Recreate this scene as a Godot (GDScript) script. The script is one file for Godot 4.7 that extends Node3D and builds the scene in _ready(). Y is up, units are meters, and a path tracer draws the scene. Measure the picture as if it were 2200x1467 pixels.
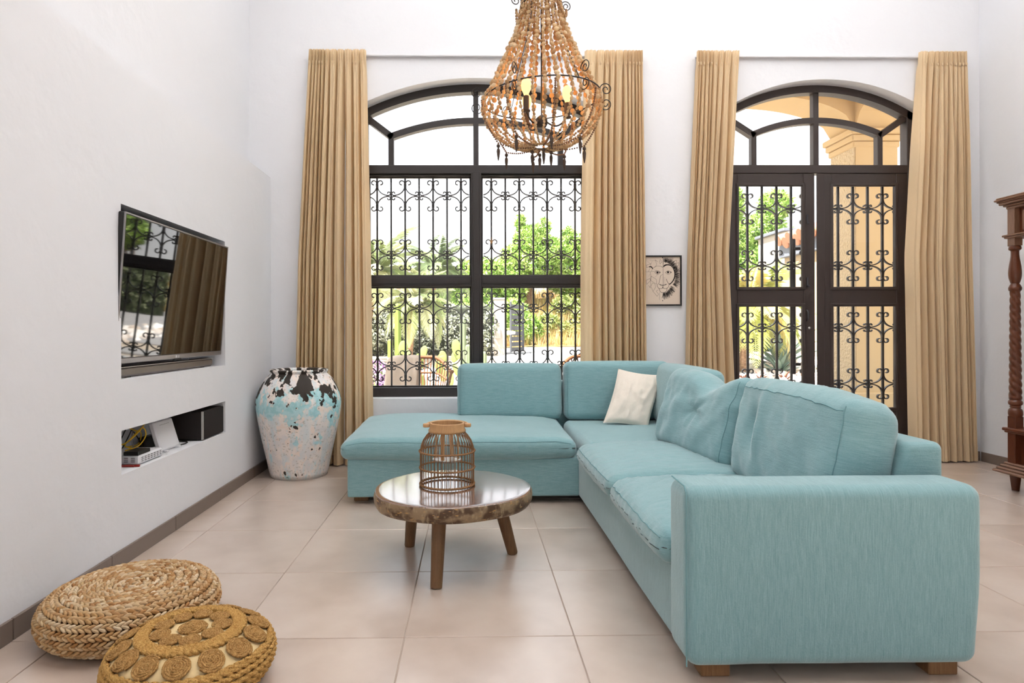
extends Node3D
# A living room with an L-shaped sofa, two arched openings with wrought iron grilles and a garden beyond.
# World: x to the right, y up, z towards the camera; metres; the floor is y = 0 and the camera stands at x = z = 0.

const FLOOR_BACK := -5.06      # inner face of the window wall
const LEFT_X := -1.619         # face of the thick lower part of the television wall
const UPPER_X := -1.789        # face of the wall above its ledge
const RIGHT_X := 4.21
const REAR_Z := 3.4
const CEIL_Y := 4.7

var M := {}                    # materials by name
var taken := {}
var rng := RandomNumberGenerator.new()


func _ready() -> void:
	rng.seed = 20240611
	# ---------- camera
	var cam := Camera3D.new()
	cam.name = "camera"
	cam.near = 0.05
	cam.far = 400.0
	cam.projection = Camera3D.PROJECTION_FRUSTUM
	cam.size = 0.05 * 1467.0 / 1331.5
	cam.frustum_offset = Vector2(0.05 * (1100.0 - 1029.73) / 1331.5, -0.05 * (733.5 - 711.85) / 1331.5)
	cam.position = Vector3(0, 1.0803, 0)
	cam.rotation = Vector3(0, -0.01444, -0.00311)
	add_child(cam)
	cam.current = true
	# ---------- sky, sun, exposure
	var env := Environment.new()
	env.background_mode = Environment.BG_SKY
	var sky := Sky.new()
	var sm := ProceduralSkyMaterial.new()
	sm.sky_top_color = Color(0.94, 0.965, 1.0)
	sm.sky_horizon_color = Color(1.0, 0.99, 0.972)
	sm.sky_curve = 0.12
	sm.ground_horizon_color = Color(0.80, 0.79, 0.77)
	sm.ground_bottom_color = Color(0.62, 0.60, 0.57)
	sm.sky_energy_multiplier = 1.0
	sm.ground_energy_multiplier = 0.6
	sm.sun_angle_max = 1.0
	sky.sky_material = sm
	env.sky = sky
	env.background_energy_multiplier = 1.6
	env.tonemap_mode = Environment.TONE_MAPPER_LINEAR
	env.tonemap_exposure = 1.76
	env.sdfgi_enabled = true
	env.ssao_enabled = true
	env.ssil_enabled = true
	var we := WorldEnvironment.new()
	we.name = "world_environment"
	we.environment = env
	add_child(we)
	var sun := DirectionalLight3D.new()
	sun.name = "sun"
	sun.light_color = Color(1.0, 0.985, 0.965)
	sun.light_energy = 5.2
	sun.light_angular_distance = 0.6
	sun.shadow_enabled = true
	sun.look_at_from_position(Vector3.ZERO, Vector3(0.42, -1.0, -0.36), Vector3.UP)
	add_child(sun)
	# ---------- everything else
	make_materials()
	build_shell()
	build_window()
	build_door()
	build_curtains()
	build_sofa()
	build_table()
	build_lantern()
	build_vase()
	build_poufs()
	build_media()
	build_picture()
	build_cabinet()
	build_chandelier()
	build_garden()


# ------------------------------------------------------------------ naming and tagging
func numbered(called: String) -> String:
	var n: int = taken.get(called, 0)
	taken[called] = n + 1
	return called if n == 0 else "%s_%03d" % [called, n]


func tag(o: Node3D, label := "", category := "", group := "", kind := "") -> Node3D:
	if label != "": o.set_meta("label", label)
	if category != "": o.set_meta("category", category)
	if group != "": o.set_meta("group", group)
	if kind != "": o.set_meta("kind", kind)
	return o


func thing(called: String, at := Vector3.ZERO, label := "", category := "", group := "", kind := "") -> Node3D:
	var o := Node3D.new()
	o.name = numbered(called)
	add_child(o)
	o.position = at
	tag(o, label, category, group, kind)
	return o


func put(called: String, mesh: Mesh, mat: Material, parent: Node3D = null, at := Transform3D()) -> MeshInstance3D:
	var o := MeshInstance3D.new()
	o.mesh = mesh
	o.material_override = mat
	o.cast_shadow = GeometryInstance3D.SHADOW_CASTING_SETTING_ON
	o.transform = at
	if parent == null:
		o.name = numbered(called)
		add_child(o)
	else:
		o.name = called
		parent.add_child(o, true)
	return o


func dup(root: Node3D, at: Vector3, turn := 0.0, label := "") -> Node3D:
	var r: Node3D = root.duplicate()
	r.name = numbered(str(root.get_meta("base_name", root.name)))
	add_child(r)
	r.position = at
	r.rotation.y = turn
	if label != "": r.set_meta("label", label)
	return r


# ------------------------------------------------------------------ mesh builder
class MB:
	var v := PackedVector3Array()
	var n := PackedVector3Array()
	var t := PackedVector2Array()
	var c := PackedColorArray()
	var ix := PackedInt32Array()
	var xf := Transform3D()
	var col := Color(1, 1, 1)
	var colored := false

	func _add(p: Vector3, nn: Vector3, uv := Vector2.ZERO) -> int:
		v.append(xf * p)
		n.append((xf.basis * nn).normalized())
		t.append(uv)
		c.append(col)
		return v.size() - 1

	# a, b, c2 run counter-clockwise seen from outside; stored clockwise for Godot
	func tri(a: Vector3, b: Vector3, c2: Vector3, ua := Vector2.ZERO, ub := Vector2.ZERO, uc := Vector2.ZERO) -> void:
		var nn := (b - a).cross(c2 - a)
		var i := _add(a, nn, ua)
		_add(b, nn, ub)
		_add(c2, nn, uc)
		ix.append_array([i, i + 2, i + 1])

	func quad(a: Vector3, b: Vector3, c2: Vector3, d: Vector3, s := 1.0) -> void:
		var nn := (c2 - a).cross(d - b)
		var w := (b - a).length() * s
		var h := (d - a).length() * s
		var i := _add(a, nn, Vector2(0, 0))
		_add(b, nn, Vector2(w, 0))
		_add(c2, nn, Vector2(w, h))
		_add(d, nn, Vector2(0, h))
		ix.append_array([i, i + 2, i + 1, i, i + 3, i + 2])

	# (nu + 1) x (nv + 1) points, u fastest; outside is u x v
	func grid(p: PackedVector3Array, nu: int, nv: int, wrap_u := false, wrap_v := false, flip := false, uvs := PackedVector2Array()) -> void:
		var s := nu + 1
		var nn := PackedVector3Array()
		nn.resize(p.size())
		for j in nv:
			for i in nu:
				var k := j * s + i
				var q := (p[k + s + 1] - p[k]).cross(p[k + s] - p[k + 1])
				nn[k] += q
				nn[k + 1] += q
				nn[k + s] += q
				nn[k + s + 1] += q
		if wrap_u:
			for j in nv + 1:
				var q := nn[j * s] + nn[j * s + nu]
				nn[j * s] = q
				nn[j * s + nu] = q
		if wrap_v:
			for i in s:
				var q := nn[i] + nn[nv * s + i]
				nn[i] = q
				nn[nv * s + i] = q
		var base := v.size()
		for k in p.size():
			var uv := uvs[k] if uvs.size() else Vector2(float(k % s) / nu, float(k / s) / nv)
			_add(p[k], -nn[k] if flip else nn[k], uv)
		for j in nv:
			for i in nu:
				var a := base + j * s + i
				if flip:
					ix.append_array([a, a + 1, a + s + 1, a, a + s + 1, a + s])
				else:
					ix.append_array([a, a + s + 1, a + 1, a, a + s, a + s + 1])

	func box(at: Vector3, size: Vector3, bevel := 0.0) -> void:
		var h := size * 0.5
		var b := minf(bevel, minf(h.x, minf(h.y, h.z)) * 0.9)
		var ax := [Vector3.RIGHT, Vector3.UP, Vector3.BACK]
		for k in 3:
			for s in [-1.0, 1.0]:
				var w: Vector3 = ax[k] * s
				var uu: Vector3 = ax[(k + 1) % 3] * s
				var vv: Vector3 = ax[(k + 2) % 3]
				var hw := absf(w.dot(h))
				var hu := absf(uu.dot(h)) - b
				var hv := absf(vv.dot(h)) - b
				var o := at + w * hw
				quad(o - uu * hu - vv * hv, o + uu * hu - vv * hv, o + uu * hu + vv * hv, o - uu * hu + vv * hv)
		if b <= 0.0:
			return
		for k in 3:      # twelve chamfers
			for s in [-1.0, 1.0]:
				for r in [-1.0, 1.0]:
					var e: Vector3 = ax[k]
					var w: Vector3 = ax[(k + 1) % 3] * s
					var q: Vector3 = ax[(k + 2) % 3] * r
					var he := absf(e.dot(h)) - b
					var hw := absf(w.dot(h))
					var hq := absf(q.dot(h))
					var p1 := at + w * hw + q * (hq - b)
					var p2 := at + w * (hw - b) + q * hq
					if s * r > 0.0:
						quad(p1 - e * he, p2 - e * he, p2 + e * he, p1 + e * he)
						# the order above faces outwards when s * r > 0 is false, so check
					else:
						quad(p2 - e * he, p1 - e * he, p1 + e * he, p2 + e * he)
		for sx in [-1.0, 1.0]:
			for sy in [-1.0, 1.0]:
				for sz in [-1.0, 1.0]:
					var g := Vector3(sx * h.x, sy * h.y, sz * h.z)
					var p1 := at + g - Vector3(0, sy * b, sz * b)
					var p2 := at + g - Vector3(sx * b, 0, sz * b)
					var p3 := at + g - Vector3(sx * b, sy * b, 0)
					if sx * sy * sz > 0.0: tri(p1, p2, p3)
					else: tri(p1, p3, p2)

	# a box whose edges are round and whose points may be moved; normals are joined across the six faces
	func soft(size: Vector3, r: float, cells: Vector3i, move = null) -> void:
		var h := size * 0.5
		r = minf(r, minf(h.x, minf(h.y, h.z)) * 0.999)
		var steps := []
		for k in 3:
			var hk: float = h[k]
			var inner := hk - r
			var a := PackedFloat32Array()
			for ang in [45.0, 30.0, 15.0]:
				a.append(-inner - r * tan(deg_to_rad(ang)))
			var m: int = cells[k]
			for i in m + 1:
				a.append(-inner + 2.0 * inner * i / m)
			for ang in [15.0, 30.0, 45.0]:
				a.append(inner + r * tan(deg_to_rad(ang)))
			steps.append(a)
		var first := v.size()
		for k in 3:
			for s in [-1.0, 1.0]:
				var ua: PackedFloat32Array = steps[(k + 1) % 3]
				var va: PackedFloat32Array = steps[(k + 2) % 3]
				var p := PackedVector3Array()
				var uvs := PackedVector2Array()
				for j in va.size():
					for i in ua.size():
						var q := Vector3.ZERO
						q[k] = h[k] * s
						q[(k + 1) % 3] = ua[i]
						q[(k + 2) % 3] = va[j]
						var core := q.clamp(-(h - Vector3(r, r, r)), h - Vector3(r, r, r))
						var d := (q - core).normalized() * r
						q = core + d
						uvs.append(Vector2(ua[i], va[j]))
						if move != null: q = move.call(q)
						p.append(q)
				grid(p, ua.size() - 1, va.size() - 1, false, false, s < 0.0, uvs)
		weld(first)

	func weld(first := 0) -> void:
		var sums := {}
		for i in range(first, v.size()):
			var key := Vector3i((v[i] * 8000.0).round())
			sums[key] = sums.get(key, Vector3.ZERO) + n[i]
		for i in range(first, v.size()):
			var key := Vector3i((v[i] * 8000.0).round())
			n[i] = (sums[key] as Vector3).normalized()

	func tube(path: PackedVector3Array, radius, sides := 6, closed := false, caps := true, squash := 1.0) -> void:
		var m := path.size()
		if m < 2: return
		var p := PackedVector3Array()
		var uvs := PackedVector2Array()
		var side := Vector3.ZERO
		var run := 0.0
		var ends := []
		for j in m:
			var a := path[(j - 1 + m) % m] if closed or j > 0 else path[j]
			var b := path[(j + 1) % m] if closed or j < m - 1 else path[j]
			var d := (b - a).normalized()
			if j == 0:
				side = d.cross(Vector3.UP)
				if side.length() < 0.05: side = d.cross(Vector3.RIGHT)
			side = (side - d * side.dot(d)).normalized()
			var other := side.cross(d)
			if j > 0: run += path[j].distance_to(path[j - 1])
			var r: float = radius[j] if radius is Array or radius is PackedFloat32Array else radius
			for i in sides + 1:
				var ang := TAU * i / sides
				p.append(path[j] + (side * cos(ang) + other * sin(ang) * squash) * r)
				uvs.append(Vector2(float(i) / sides, run))
			ends.append([d, r])
		var rows := m - 1
		if closed:
			for i in sides + 1:
				p.append(p[i])
				uvs.append(Vector2(float(i) / sides, run))
			rows = m
		grid(p, sides, rows, true, false, true, uvs)
		if caps and not closed:
			for e in [0, m - 1]:
				var o := path[e]
				for i in sides:
					var a := p[e * (sides + 1) + i]
					var b := p[e * (sides + 1) + i + 1]
					if e == 0: tri(o, a, b)
					else: tri(o, b, a)

	# profile: Vector2(radius, height) from the bottom up
	func lathe(profile: PackedVector2Array, seg := 32, at := Vector3.ZERO, move = null) -> void:
		var p := PackedVector3Array()
		var uvs := PackedVector2Array()
		var run := 0.0
		for j in profile.size():
			if j > 0: run += profile[j].distance_to(profile[j - 1])
			for i in seg + 1:
				var a := TAU * i / seg
				var q := Vector3(cos(a) * profile[j].x, profile[j].y, -sin(a) * profile[j].x)
				if move != null: q = move.call(q)
				p.append(at + q)
				uvs.append(Vector2(float(i) / seg, run))
		for k in uvs.size(): uvs[k].y /= maxf(run, 0.0001)
		grid(p, seg, profile.size() - 1, true, false, false, uvs)

	func blob(at: Transform3D, seg := 6, rings := 4) -> void:
		var p := PackedVector3Array()
		for j in rings + 1:
			var b := PI * j / rings - PI / 2.0
			for i in seg + 1:
				var a := TAU * i / seg
				p.append(at * Vector3(cos(a) * cos(b), sin(b), -sin(a) * cos(b)))
		grid(p, seg, rings, true)

	# polygon in the xy plane pushed from z0 to z1 (z1 > z0)
	func extrude(poly: PackedVector2Array, z0: float, z1: float) -> void:
		if Geometry2D.is_polygon_clockwise(poly):
			poly = poly.duplicate()
			poly.reverse()
		var tr := Geometry2D.triangulate_polygon(poly)
		for k in range(0, tr.size(), 3):
			var a := poly[tr[k]]
			var b := poly[tr[k + 1]]
			var d := poly[tr[k + 2]]
			if (b - a).cross(d - a) < 0.0:
				var sw := b
				b = d
				d = sw
			tri(Vector3(a.x, a.y, z1), Vector3(b.x, b.y, z1), Vector3(d.x, d.y, z1), a, b, d)
			tri(Vector3(a.x, a.y, z0), Vector3(d.x, d.y, z0), Vector3(b.x, b.y, z0), a, d, b)
		for k in poly.size():
			var a := poly[k]
			var b := poly[(k + 1) % poly.size()]
			quad(Vector3(a.x, a.y, z0), Vector3(b.x, b.y, z0), Vector3(b.x, b.y, z1), Vector3(a.x, a.y, z1))

	# a path in the xy plane with a flat rectangular section: half thickness hw, depth z0..z1
	func strap(path: PackedVector2Array, hw: float, z0: float, z1: float, closed := false) -> void:
		var l := PackedVector2Array()
		var r := PackedVector2Array()
		var m := path.size()
		for j in m:
			var a := path[(j - 1 + m) % m] if closed or j > 0 else path[j]
			var b := path[(j + 1) % m] if closed or j < m - 1 else path[j]
			var d := (b - a).normalized()
			var s := Vector2(-d.y, d.x) * hw
			l.append(path[j] + s)
			r.append(path[j] - s)
		var last := m if closed else m - 1
		for j in last:
			var k := (j + 1) % m
			var a0 := Vector3(l[j].x, l[j].y, z0)
			var a1 := Vector3(l[j].x, l[j].y, z1)
			var b0 := Vector3(r[j].x, r[j].y, z0)
			var b1 := Vector3(r[j].x, r[j].y, z1)
			var c0 := Vector3(l[k].x, l[k].y, z0)
			var c1 := Vector3(l[k].x, l[k].y, z1)
			var d0 := Vector3(r[k].x, r[k].y, z0)
			var d1 := Vector3(r[k].x, r[k].y, z1)
			quad(b1, d1, c1, a1)
			quad(a0, c0, d0, b0)
			quad(a1, c1, c0, a0)
			quad(b0, d0, d1, b1)
		if not closed:
			for j in [0, m - 1]:
				quad(Vector3(l[j].x, l[j].y, z0), Vector3(r[j].x, r[j].y, z0), Vector3(r[j].x, r[j].y, z1), Vector3(l[j].x, l[j].y, z1))

	func mesh() -> ArrayMesh:
		var a := []
		a.resize(Mesh.ARRAY_MAX)
		a[Mesh.ARRAY_VERTEX] = v
		a[Mesh.ARRAY_NORMAL] = n
		a[Mesh.ARRAY_TEX_UV] = t
		if colored: a[Mesh.ARRAY_COLOR] = c
		a[Mesh.ARRAY_INDEX] = ix
		var m := ArrayMesh.new()
		m.add_surface_from_arrays(Mesh.PRIMITIVE_TRIANGLES, a)
		return m


func box_mesh(size: Vector3, bevel := 0.0) -> ArrayMesh:
	var b := MB.new()
	b.box(Vector3.ZERO, size, bevel)
	return b.mesh()


func at(x: float, y: float, z: float) -> Transform3D:
	return Transform3D(Basis(), Vector3(x, y, z))


# ------------------------------------------------------------------ materials
func S(r: float, g: float, b: float) -> Color:
	return Color(r / 255.0, g / 255.0, b / 255.0)


func mat(color: Color, rough := 0.8, spec := 0.5, metal := 0.0) -> StandardMaterial3D:
	var m := StandardMaterial3D.new()
	m.albedo_color = color
	m.roughness = rough
	m.metallic = metal
	m.metallic_specular = spec
	return m


func tri_map(m: StandardMaterial3D, scale: float, world := false) -> void:
	m.uv1_triplanar = true
	m.uv1_world_triplanar = world
	m.uv1_scale = Vector3(scale, scale, scale)


func picture(w: int, h: int, f: Callable) -> ImageTexture:
	var d := PackedByteArray()
	d.resize(w * h * 3)
	var k := 0
	for y in h:
		for x in w:
			var q: Color = f.call((x + 0.5) / w, (y + 0.5) / h)
			d[k] = clampi(int(q.r * 255.0 + 0.5), 0, 255)
			d[k + 1] = clampi(int(q.g * 255.0 + 0.5), 0, 255)
			d[k + 2] = clampi(int(q.b * 255.0 + 0.5), 0, 255)
			k += 3
	return ImageTexture.create_from_image(Image.create_from_data(w, h, false, Image.FORMAT_RGB8, d))


func noise(sd: int, freq: float, oct := 4) -> FastNoiseLite:
	var f := FastNoiseLite.new()
	f.seed = sd
	f.noise_type = FastNoiseLite.TYPE_SIMPLEX_SMOOTH
	f.frequency = freq
	f.fractal_octaves = oct
	return f


func cloud(sd: int, freq: float, stops: Array, size := 512, oct := 4, as_normal := 0.0) -> NoiseTexture2D:
	var x := NoiseTexture2D.new()
	x.width = size
	x.height = size
	x.seamless = true
	x.noise = noise(sd, freq, oct)
	if as_normal > 0.0:
		x.as_normal_map = true
		x.bump_strength = as_normal
	elif stops.size():
		var g := Gradient.new()
		g.offsets = PackedFloat32Array(stops.map(func(s): return s[0]))
		g.colors = PackedColorArray(stops.map(func(s): return s[1]))
		x.color_ramp = g
	return x


# random threads, tileable: lines of one length along x and another along y
func threads(size: int, along_x: int, along_y: int, share_x: float, lo: Color, hi: Color, sd: int) -> ImageTexture:
	var r := RandomNumberGenerator.new()
	r.seed = sd
	var a := PackedFloat32Array()
	var b := PackedFloat32Array()
	a.resize(size * size)
	b.resize(size * size)
	for k in size * size:
		a[k] = r.randf()
		b[k] = r.randf()
	var fx := PackedFloat32Array()
	var fy := PackedFloat32Array()
	fx.resize(size * size)
	fy.resize(size * size)
	for y in size:
		var sum := 0.0
		for i in along_x: sum += a[y * size + i]
		for x in size:
			fx[y * size + x] = sum / along_x
			sum += a[y * size + (x + along_x) % size] - a[y * size + x]
	for x in size:
		var sum := 0.0
		for i in along_y: sum += b[i * size + x]
		for y in size:
			fy[y * size + x] = sum / along_y
			sum += b[((y + along_y) % size) * size + x] - b[y * size + x]
	var d := PackedByteArray()
	d.resize(size * size * 3)
	var kx := 0.29 / sqrt(along_x)
	var ky := 0.29 / sqrt(along_y)
	for k in size * size:
		var s := (fx[k] - 0.5) / kx * share_x + (fy[k] - 0.5) / ky * (1.0 - share_x)
		var q := lo.lerp(hi, clampf(0.5 + s * 0.25, 0.0, 1.0))
		d[k * 3] = int(q.r * 255.0)
		d[k * 3 + 1] = int(q.g * 255.0)
		d[k * 3 + 2] = int(q.b * 255.0)
	return ImageTexture.create_from_image(Image.create_from_data(size, size, false, Image.FORMAT_RGB8, d))


func make_materials() -> void:
	# plaster
	var pl := mat(S(227, 228, 232), 0.92, 0.25)
	pl.normal_enabled = true
	pl.normal_texture = cloud(3, 0.012, [], 512, 5, 3.0)
	pl.normal_scale = 0.35
	tri_map(pl, 0.8, true)
	M.plaster = pl
	M.ceiling = mat(S(240, 238, 235), 0.95, 0.2)
	# floor tiles: four cuts of one glazed, lightly mottled stoneware
	for k in 4:
		var m := mat(Color.WHITE, 0.3, 1.0)
		m.albedo_texture = cloud(40 + k, 0.005, [[0.0, S(192, 172, 157)], [0.5, S(207, 188, 174)], [1.0, S(218, 201, 188)]], 512, 5)
		m.roughness = 0.32
		m.clearcoat_enabled = true
		m.clearcoat = 1.0
		m.clearcoat_roughness = 0.31
		tri_map(m, 0.9)
		m.uv1_offset = Vector3(0.37 * k, 0.21 * k, 0.53 * k)
		M["tile%d" % k] = m
	M.grout = mat(S(198, 182, 170), 0.85, 0.3)
	M.skirting = mat(S(122, 108, 99), 0.45, 0.5)
	# painted iron and frames
	M.iron = mat(S(28, 26, 27), 0.42, 0.5)
	M.frame = mat(S(40, 36, 36), 0.5, 0.5)
	M.doorpaint = mat(S(58, 49, 46), 0.45, 0.5)
	M.glass = mat(Color(1, 1, 1, 0.01), 0.02, 0.25)
	M.glass.transparency = BaseMaterial3D.TRANSPARENCY_ALPHA
	M.frosted = mat(S(250, 250, 250), 0.5, 0.3)
	M.frosted.backlight_enabled = true
	M.frosted.backlight = Color(1, 1, 1)
	# cloth
	var teal_lo := S(116, 156, 162)
	var teal_hi := S(156, 192, 196)
	for k in 2:
		var m := mat(Color.WHITE, 0.95, 0.2)
		m.albedo_texture = threads(512, 40 if k == 0 else 3, 3 if k == 0 else 40, 0.72 if k == 0 else 0.28, teal_lo, teal_hi, 70 + k)
		tri_map(m, 2.0)
		m.rim_enabled = true
		m.rim = 1.0
		m.rim_tint = 0.35
		m.normal_enabled = true
		m.normal_texture = cloud(77, 0.25, [], 256, 2, 4.0)
		m.normal_scale = 0.08
		M["teal_across" if k == 0 else "teal_down"] = m
	M.teal_seam = mat(S(124, 164, 170), 0.95, 0.2)
	var cu := mat(Color.WHITE, 0.95, 0.2)
	cu.albedo_texture = threads(512, 9, 9, 0.5, S(236, 212, 175), S(243, 220, 184), 81)
	tri_map(cu, 2.4)
	cu.backlight_enabled = true
	cu.backlight = Color(0.85, 0.85, 0.85)
	M.curtain = cu
	var wc := mat(Color.WHITE, 0.95, 0.2)
	wc.albedo_texture = threads(256, 8, 8, 0.5, S(226, 216, 203), S(240, 231, 219), 83)
	tri_map(wc, 4.0)
	M.cream = wc
	# wood
	var bark := noise(91, 2.2, 5)
	var streak := noise(92, 6.0, 4)
	var bk := mat(Color.WHITE, 0.5, 0.4)
	bk.albedo_texture = picture(1024, 128, func(u: float, vv: float) -> Color:
		var a := u * TAU
		var k := bark.get_noise_3d(cos(a) * 1.6, vv * 0.5, sin(a) * 1.6)
		var q := streak.get_noise_3d(cos(a) * 2.4, vv * 0.25, sin(a) * 2.4)
		var base := S(150, 128, 100).lerp(S(84, 62, 46), smoothstep(-0.25, 0.35, k))
		base = base.lerp(S(178, 160, 128), smoothstep(0.1, 0.5, q) * 0.7)
		return base.lerp(S(196, 152, 96), smoothstep(0.36, 0.5, bark.get_noise_3d(cos(a) * 4.0, vv * 3.0, sin(a) * 4.0))))
	M.bark = bk
	var rn := noise(93, 3.0, 4)
	var top := mat(Color.WHITE, 0.2, 1.0)
	top.albedo_texture = picture(1024, 1024, func(u: float, vv: float) -> Color:
		var p := Vector2(u - 0.47, vv - 0.55)
		var d := p.length() + rn.get_noise_2d(u * 2.0, vv * 2.0) * 0.05
		var ring := 0.5 + 0.5 * sin(d * 150.0 + rn.get_noise_2d(u * 5.0, vv * 5.0) * 5.0)
		var crack := smoothstep(0.44, 0.6, rn.get_noise_2d(u * 14.0 + 9.0, vv * 14.0))
		var base := S(132, 98, 76).lerp(S(108, 78, 62), ring * 0.6)
		base = base.lerp(S(98, 68, 54), smoothstep(0.30, 0.5, d) * 0.4)
		return base.lerp(S(50, 38, 34), crack))
	top.clearcoat_enabled = true
	top.clearcoat = 1.0
	top.clearcoat_roughness = 0.1
	M.tabletop = top
	M.legwood = wood(S(96, 68, 44), S(138, 104, 72), 95, 0.5)
	M.footwood = wood(S(120, 84, 54), S(150, 112, 76), 96, 0.6)
	M.mahogany = wood(S(72, 36, 22), S(112, 62, 36), 97, 0.28)
	M.oldwood = wood(S(104, 72, 54), S(146, 112, 90), 98, 0.4)
	M.bamboo = wood(S(176, 134, 90), S(214, 172, 124), 99, 0.5)
	M.cane = mat(S(142, 102, 68), 0.55, 0.4)
	M.cane_wrap = mat(S(156, 118, 82), 0.6, 0.35)
	M.rattan = mat(S(112, 74, 48), 0.6, 0.3)
	# plant fibre
	M.leafbraid = mat(Color.WHITE, 0.7, 0.35)
	M.leafbraid.vertex_color_use_as_albedo = true
	M.leafbraid.normal_enabled = true
	M.leafbraid.normal_texture = cloud(101, 0.06, [], 256, 3, 4.0)
	M.leafbraid.normal_scale = 0.4
	tri_map(M.leafbraid, 9.0)
	M.jute = mat(Color.WHITE, 0.9, 0.2)
	M.jute.albedo_texture = cloud(103, 0.05, [[0.0, S(160, 114, 58)], [0.5, S(200, 156, 92)], [1.0, S(224, 186, 122)]], 256, 4)
	M.jute.normal_enabled = true
	M.jute.normal_texture = cloud(104, 0.12, [], 256, 3, 8.0)
	tri_map(M.jute, 7.0)
	M.jute_dark = mat(Color.WHITE, 0.9, 0.2)
	M.jute_dark.albedo_texture = cloud(105, 0.05, [[0.0, S(140, 100, 56)], [0.5, S(182, 140, 86)], [1.0, S(210, 172, 114)]], 256, 4)
	M.jute_dark.normal_enabled = true
	M.jute_dark.normal_texture = cloud(106, 0.12, [], 256, 3, 8.0)
	tri_map(M.jute_dark, 7.0)
	M.bead = mat(Color.WHITE, 0.6, 0.35)
	M.bead.vertex_color_use_as_albedo = true
	M.bead.subsurf_scatter_enabled = true
	M.bead.subsurf_scatter_strength = 0.05
	M.rope = mat(S(176, 142, 102), 0.8, 0.2)
	M.drop = mat(S(78, 66, 58), 0.6, 0.4)
	# appliances
	M.screen = mat(S(6, 6, 7), 0.03, 0.75)
	M.black = mat(S(18, 18, 19), 0.45, 0.5)
	M.bezel = mat(S(150, 148, 150), 0.3, 0.5, 0.8)
	M.bar = mat(S(128, 120, 116), 0.4, 0.5, 0.6)
	M.speaker = mat(S(44, 40, 39), 0.7, 0.3)
	M.silver = mat(S(200, 198, 194), 0.3, 0.5, 0.7)
	M.white_plastic = mat(S(226, 226, 230), 0.45, 0.5)
	M.grey_plastic = mat(S(150, 148, 150), 0.5, 0.5)
	M.yellow = mat(S(228, 182, 40), 0.5, 0.4)
	M.red = mat(S(150, 42, 36), 0.5, 0.4)
	M.paper = mat(S(216, 200, 184), 0.9, 0.2)
	# garden
	M.stucco = mat(S(192, 172, 140), 0.95, 0.2)
	M.stucco.heightmap_enabled = false
	M.stucco.normal_enabled = true
	M.stucco.normal_texture = cloud(111, 0.03, [], 512, 4, 14.0)
	M.stucco.normal_scale = 1.0
	tri_map(M.stucco, 1.3, true)
	M.render_smooth = mat(S(190, 164, 124), 0.9, 0.2)
	M.render_pale = mat(S(168, 150, 124), 0.9, 0.2)
	M.gate = mat(S(74, 76, 80), 0.6, 0.4)
	M.trunk = mat(Color.WHITE, 0.95, 0.15)
	M.trunk.albedo_texture = cloud(113, 0.03, [[0.0, S(112, 86, 68)], [1.0, S(176, 146, 118)]], 256, 4)
	tri_map(M.trunk, 2.0)
	M.leaf = mat(S(250, 250, 250), 0.6, 0.35)
	M.leaf.vertex_color_use_as_albedo = true
	M.leaf.backlight_enabled = true
	M.leaf.backlight = Color(0.5, 0.5, 0.5)
	M.cactus = mat(S(110, 128, 62), 0.7, 0.3)
	M.cactus_grey = mat(S(108, 122, 92), 0.75, 0.3)
	M.stone = mat(Color.WHITE, 0.9, 0.2)
	M.stone.vertex_color_use_as_albedo = true
	M.sand = mat(Color.WHITE, 0.95, 0.1)
	M.sand.albedo_texture = cloud(117, 0.04, [[0.0, S(150, 136, 118)], [1.0, S(196, 184, 168)]], 512, 5)
	tri_map(M.sand, 0.5, true)
	M.paver = mat(S(150, 148, 146), 0.9, 0.2)
	M.dry = mat(Color.WHITE, 0.95, 0.1)
	M.dry.albedo_texture = cloud(119, 0.03, [[0.0, S(100, 76, 50)], [0.5, S(134, 110, 76)], [1.0, S(122, 110, 66)]], 512, 5)
	tri_map(M.dry, 0.35, true)
	M.clay = mat(S(166, 120, 96), 0.85, 0.2)
	M.whitewash = mat(S(176, 170, 160), 0.9, 0.2)
	M.gutter = mat(S(108, 112, 120), 0.6, 0.4)
	M.blanket = mat(Color.WHITE, 0.95, 0.1)
	M.blanket.albedo_texture = cloud(121, 0.2, [[0.0, S(214, 196, 178)], [1.0, S(244, 230, 214)]], 256, 2)
	M.blanket.normal_enabled = true
	M.blanket.normal_texture = cloud(122, 0.15, [], 256, 2, 14.0)
	tri_map(M.blanket, 6.0)
	M.lamp_grey = mat(S(170, 170, 172), 0.6, 0.4)
	M.lamp_head = mat(S(190, 168, 130), 0.6, 0.4)


func wood(lo: Color, hi: Color, sd: int, rough: float) -> StandardMaterial3D:
	var m := mat(Color.WHITE, rough, 0.45)
	m.albedo_texture = threads(256, 3, 60, 0.12, lo, hi, sd)
	tri_map(m, 5.0)
	return m


# ------------------------------------------------------------------ room shell
# a wall face in a plane, with rectangular holes: cells of a grid that are not holes become quads
func holed(b: MB, us: Array, vs: Array, holes: Array, place: Callable) -> void:
	for i in us.size() - 1:
		for j in vs.size() - 1:
			var cu: float = (us[i] + us[i + 1]) * 0.5
			var cv: float = (vs[j] + vs[j + 1]) * 0.5
			var inside := false
			for h in holes:
				if cu > h[0] and cu < h[1] and cv > h[2] and cv < h[3]: inside = true
			if not inside:
				b.quad(place.call(us[i], vs[j]), place.call(us[i + 1], vs[j]), place.call(us[i + 1], vs[j + 1]), place.call(us[i], vs[j + 1]))


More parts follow.
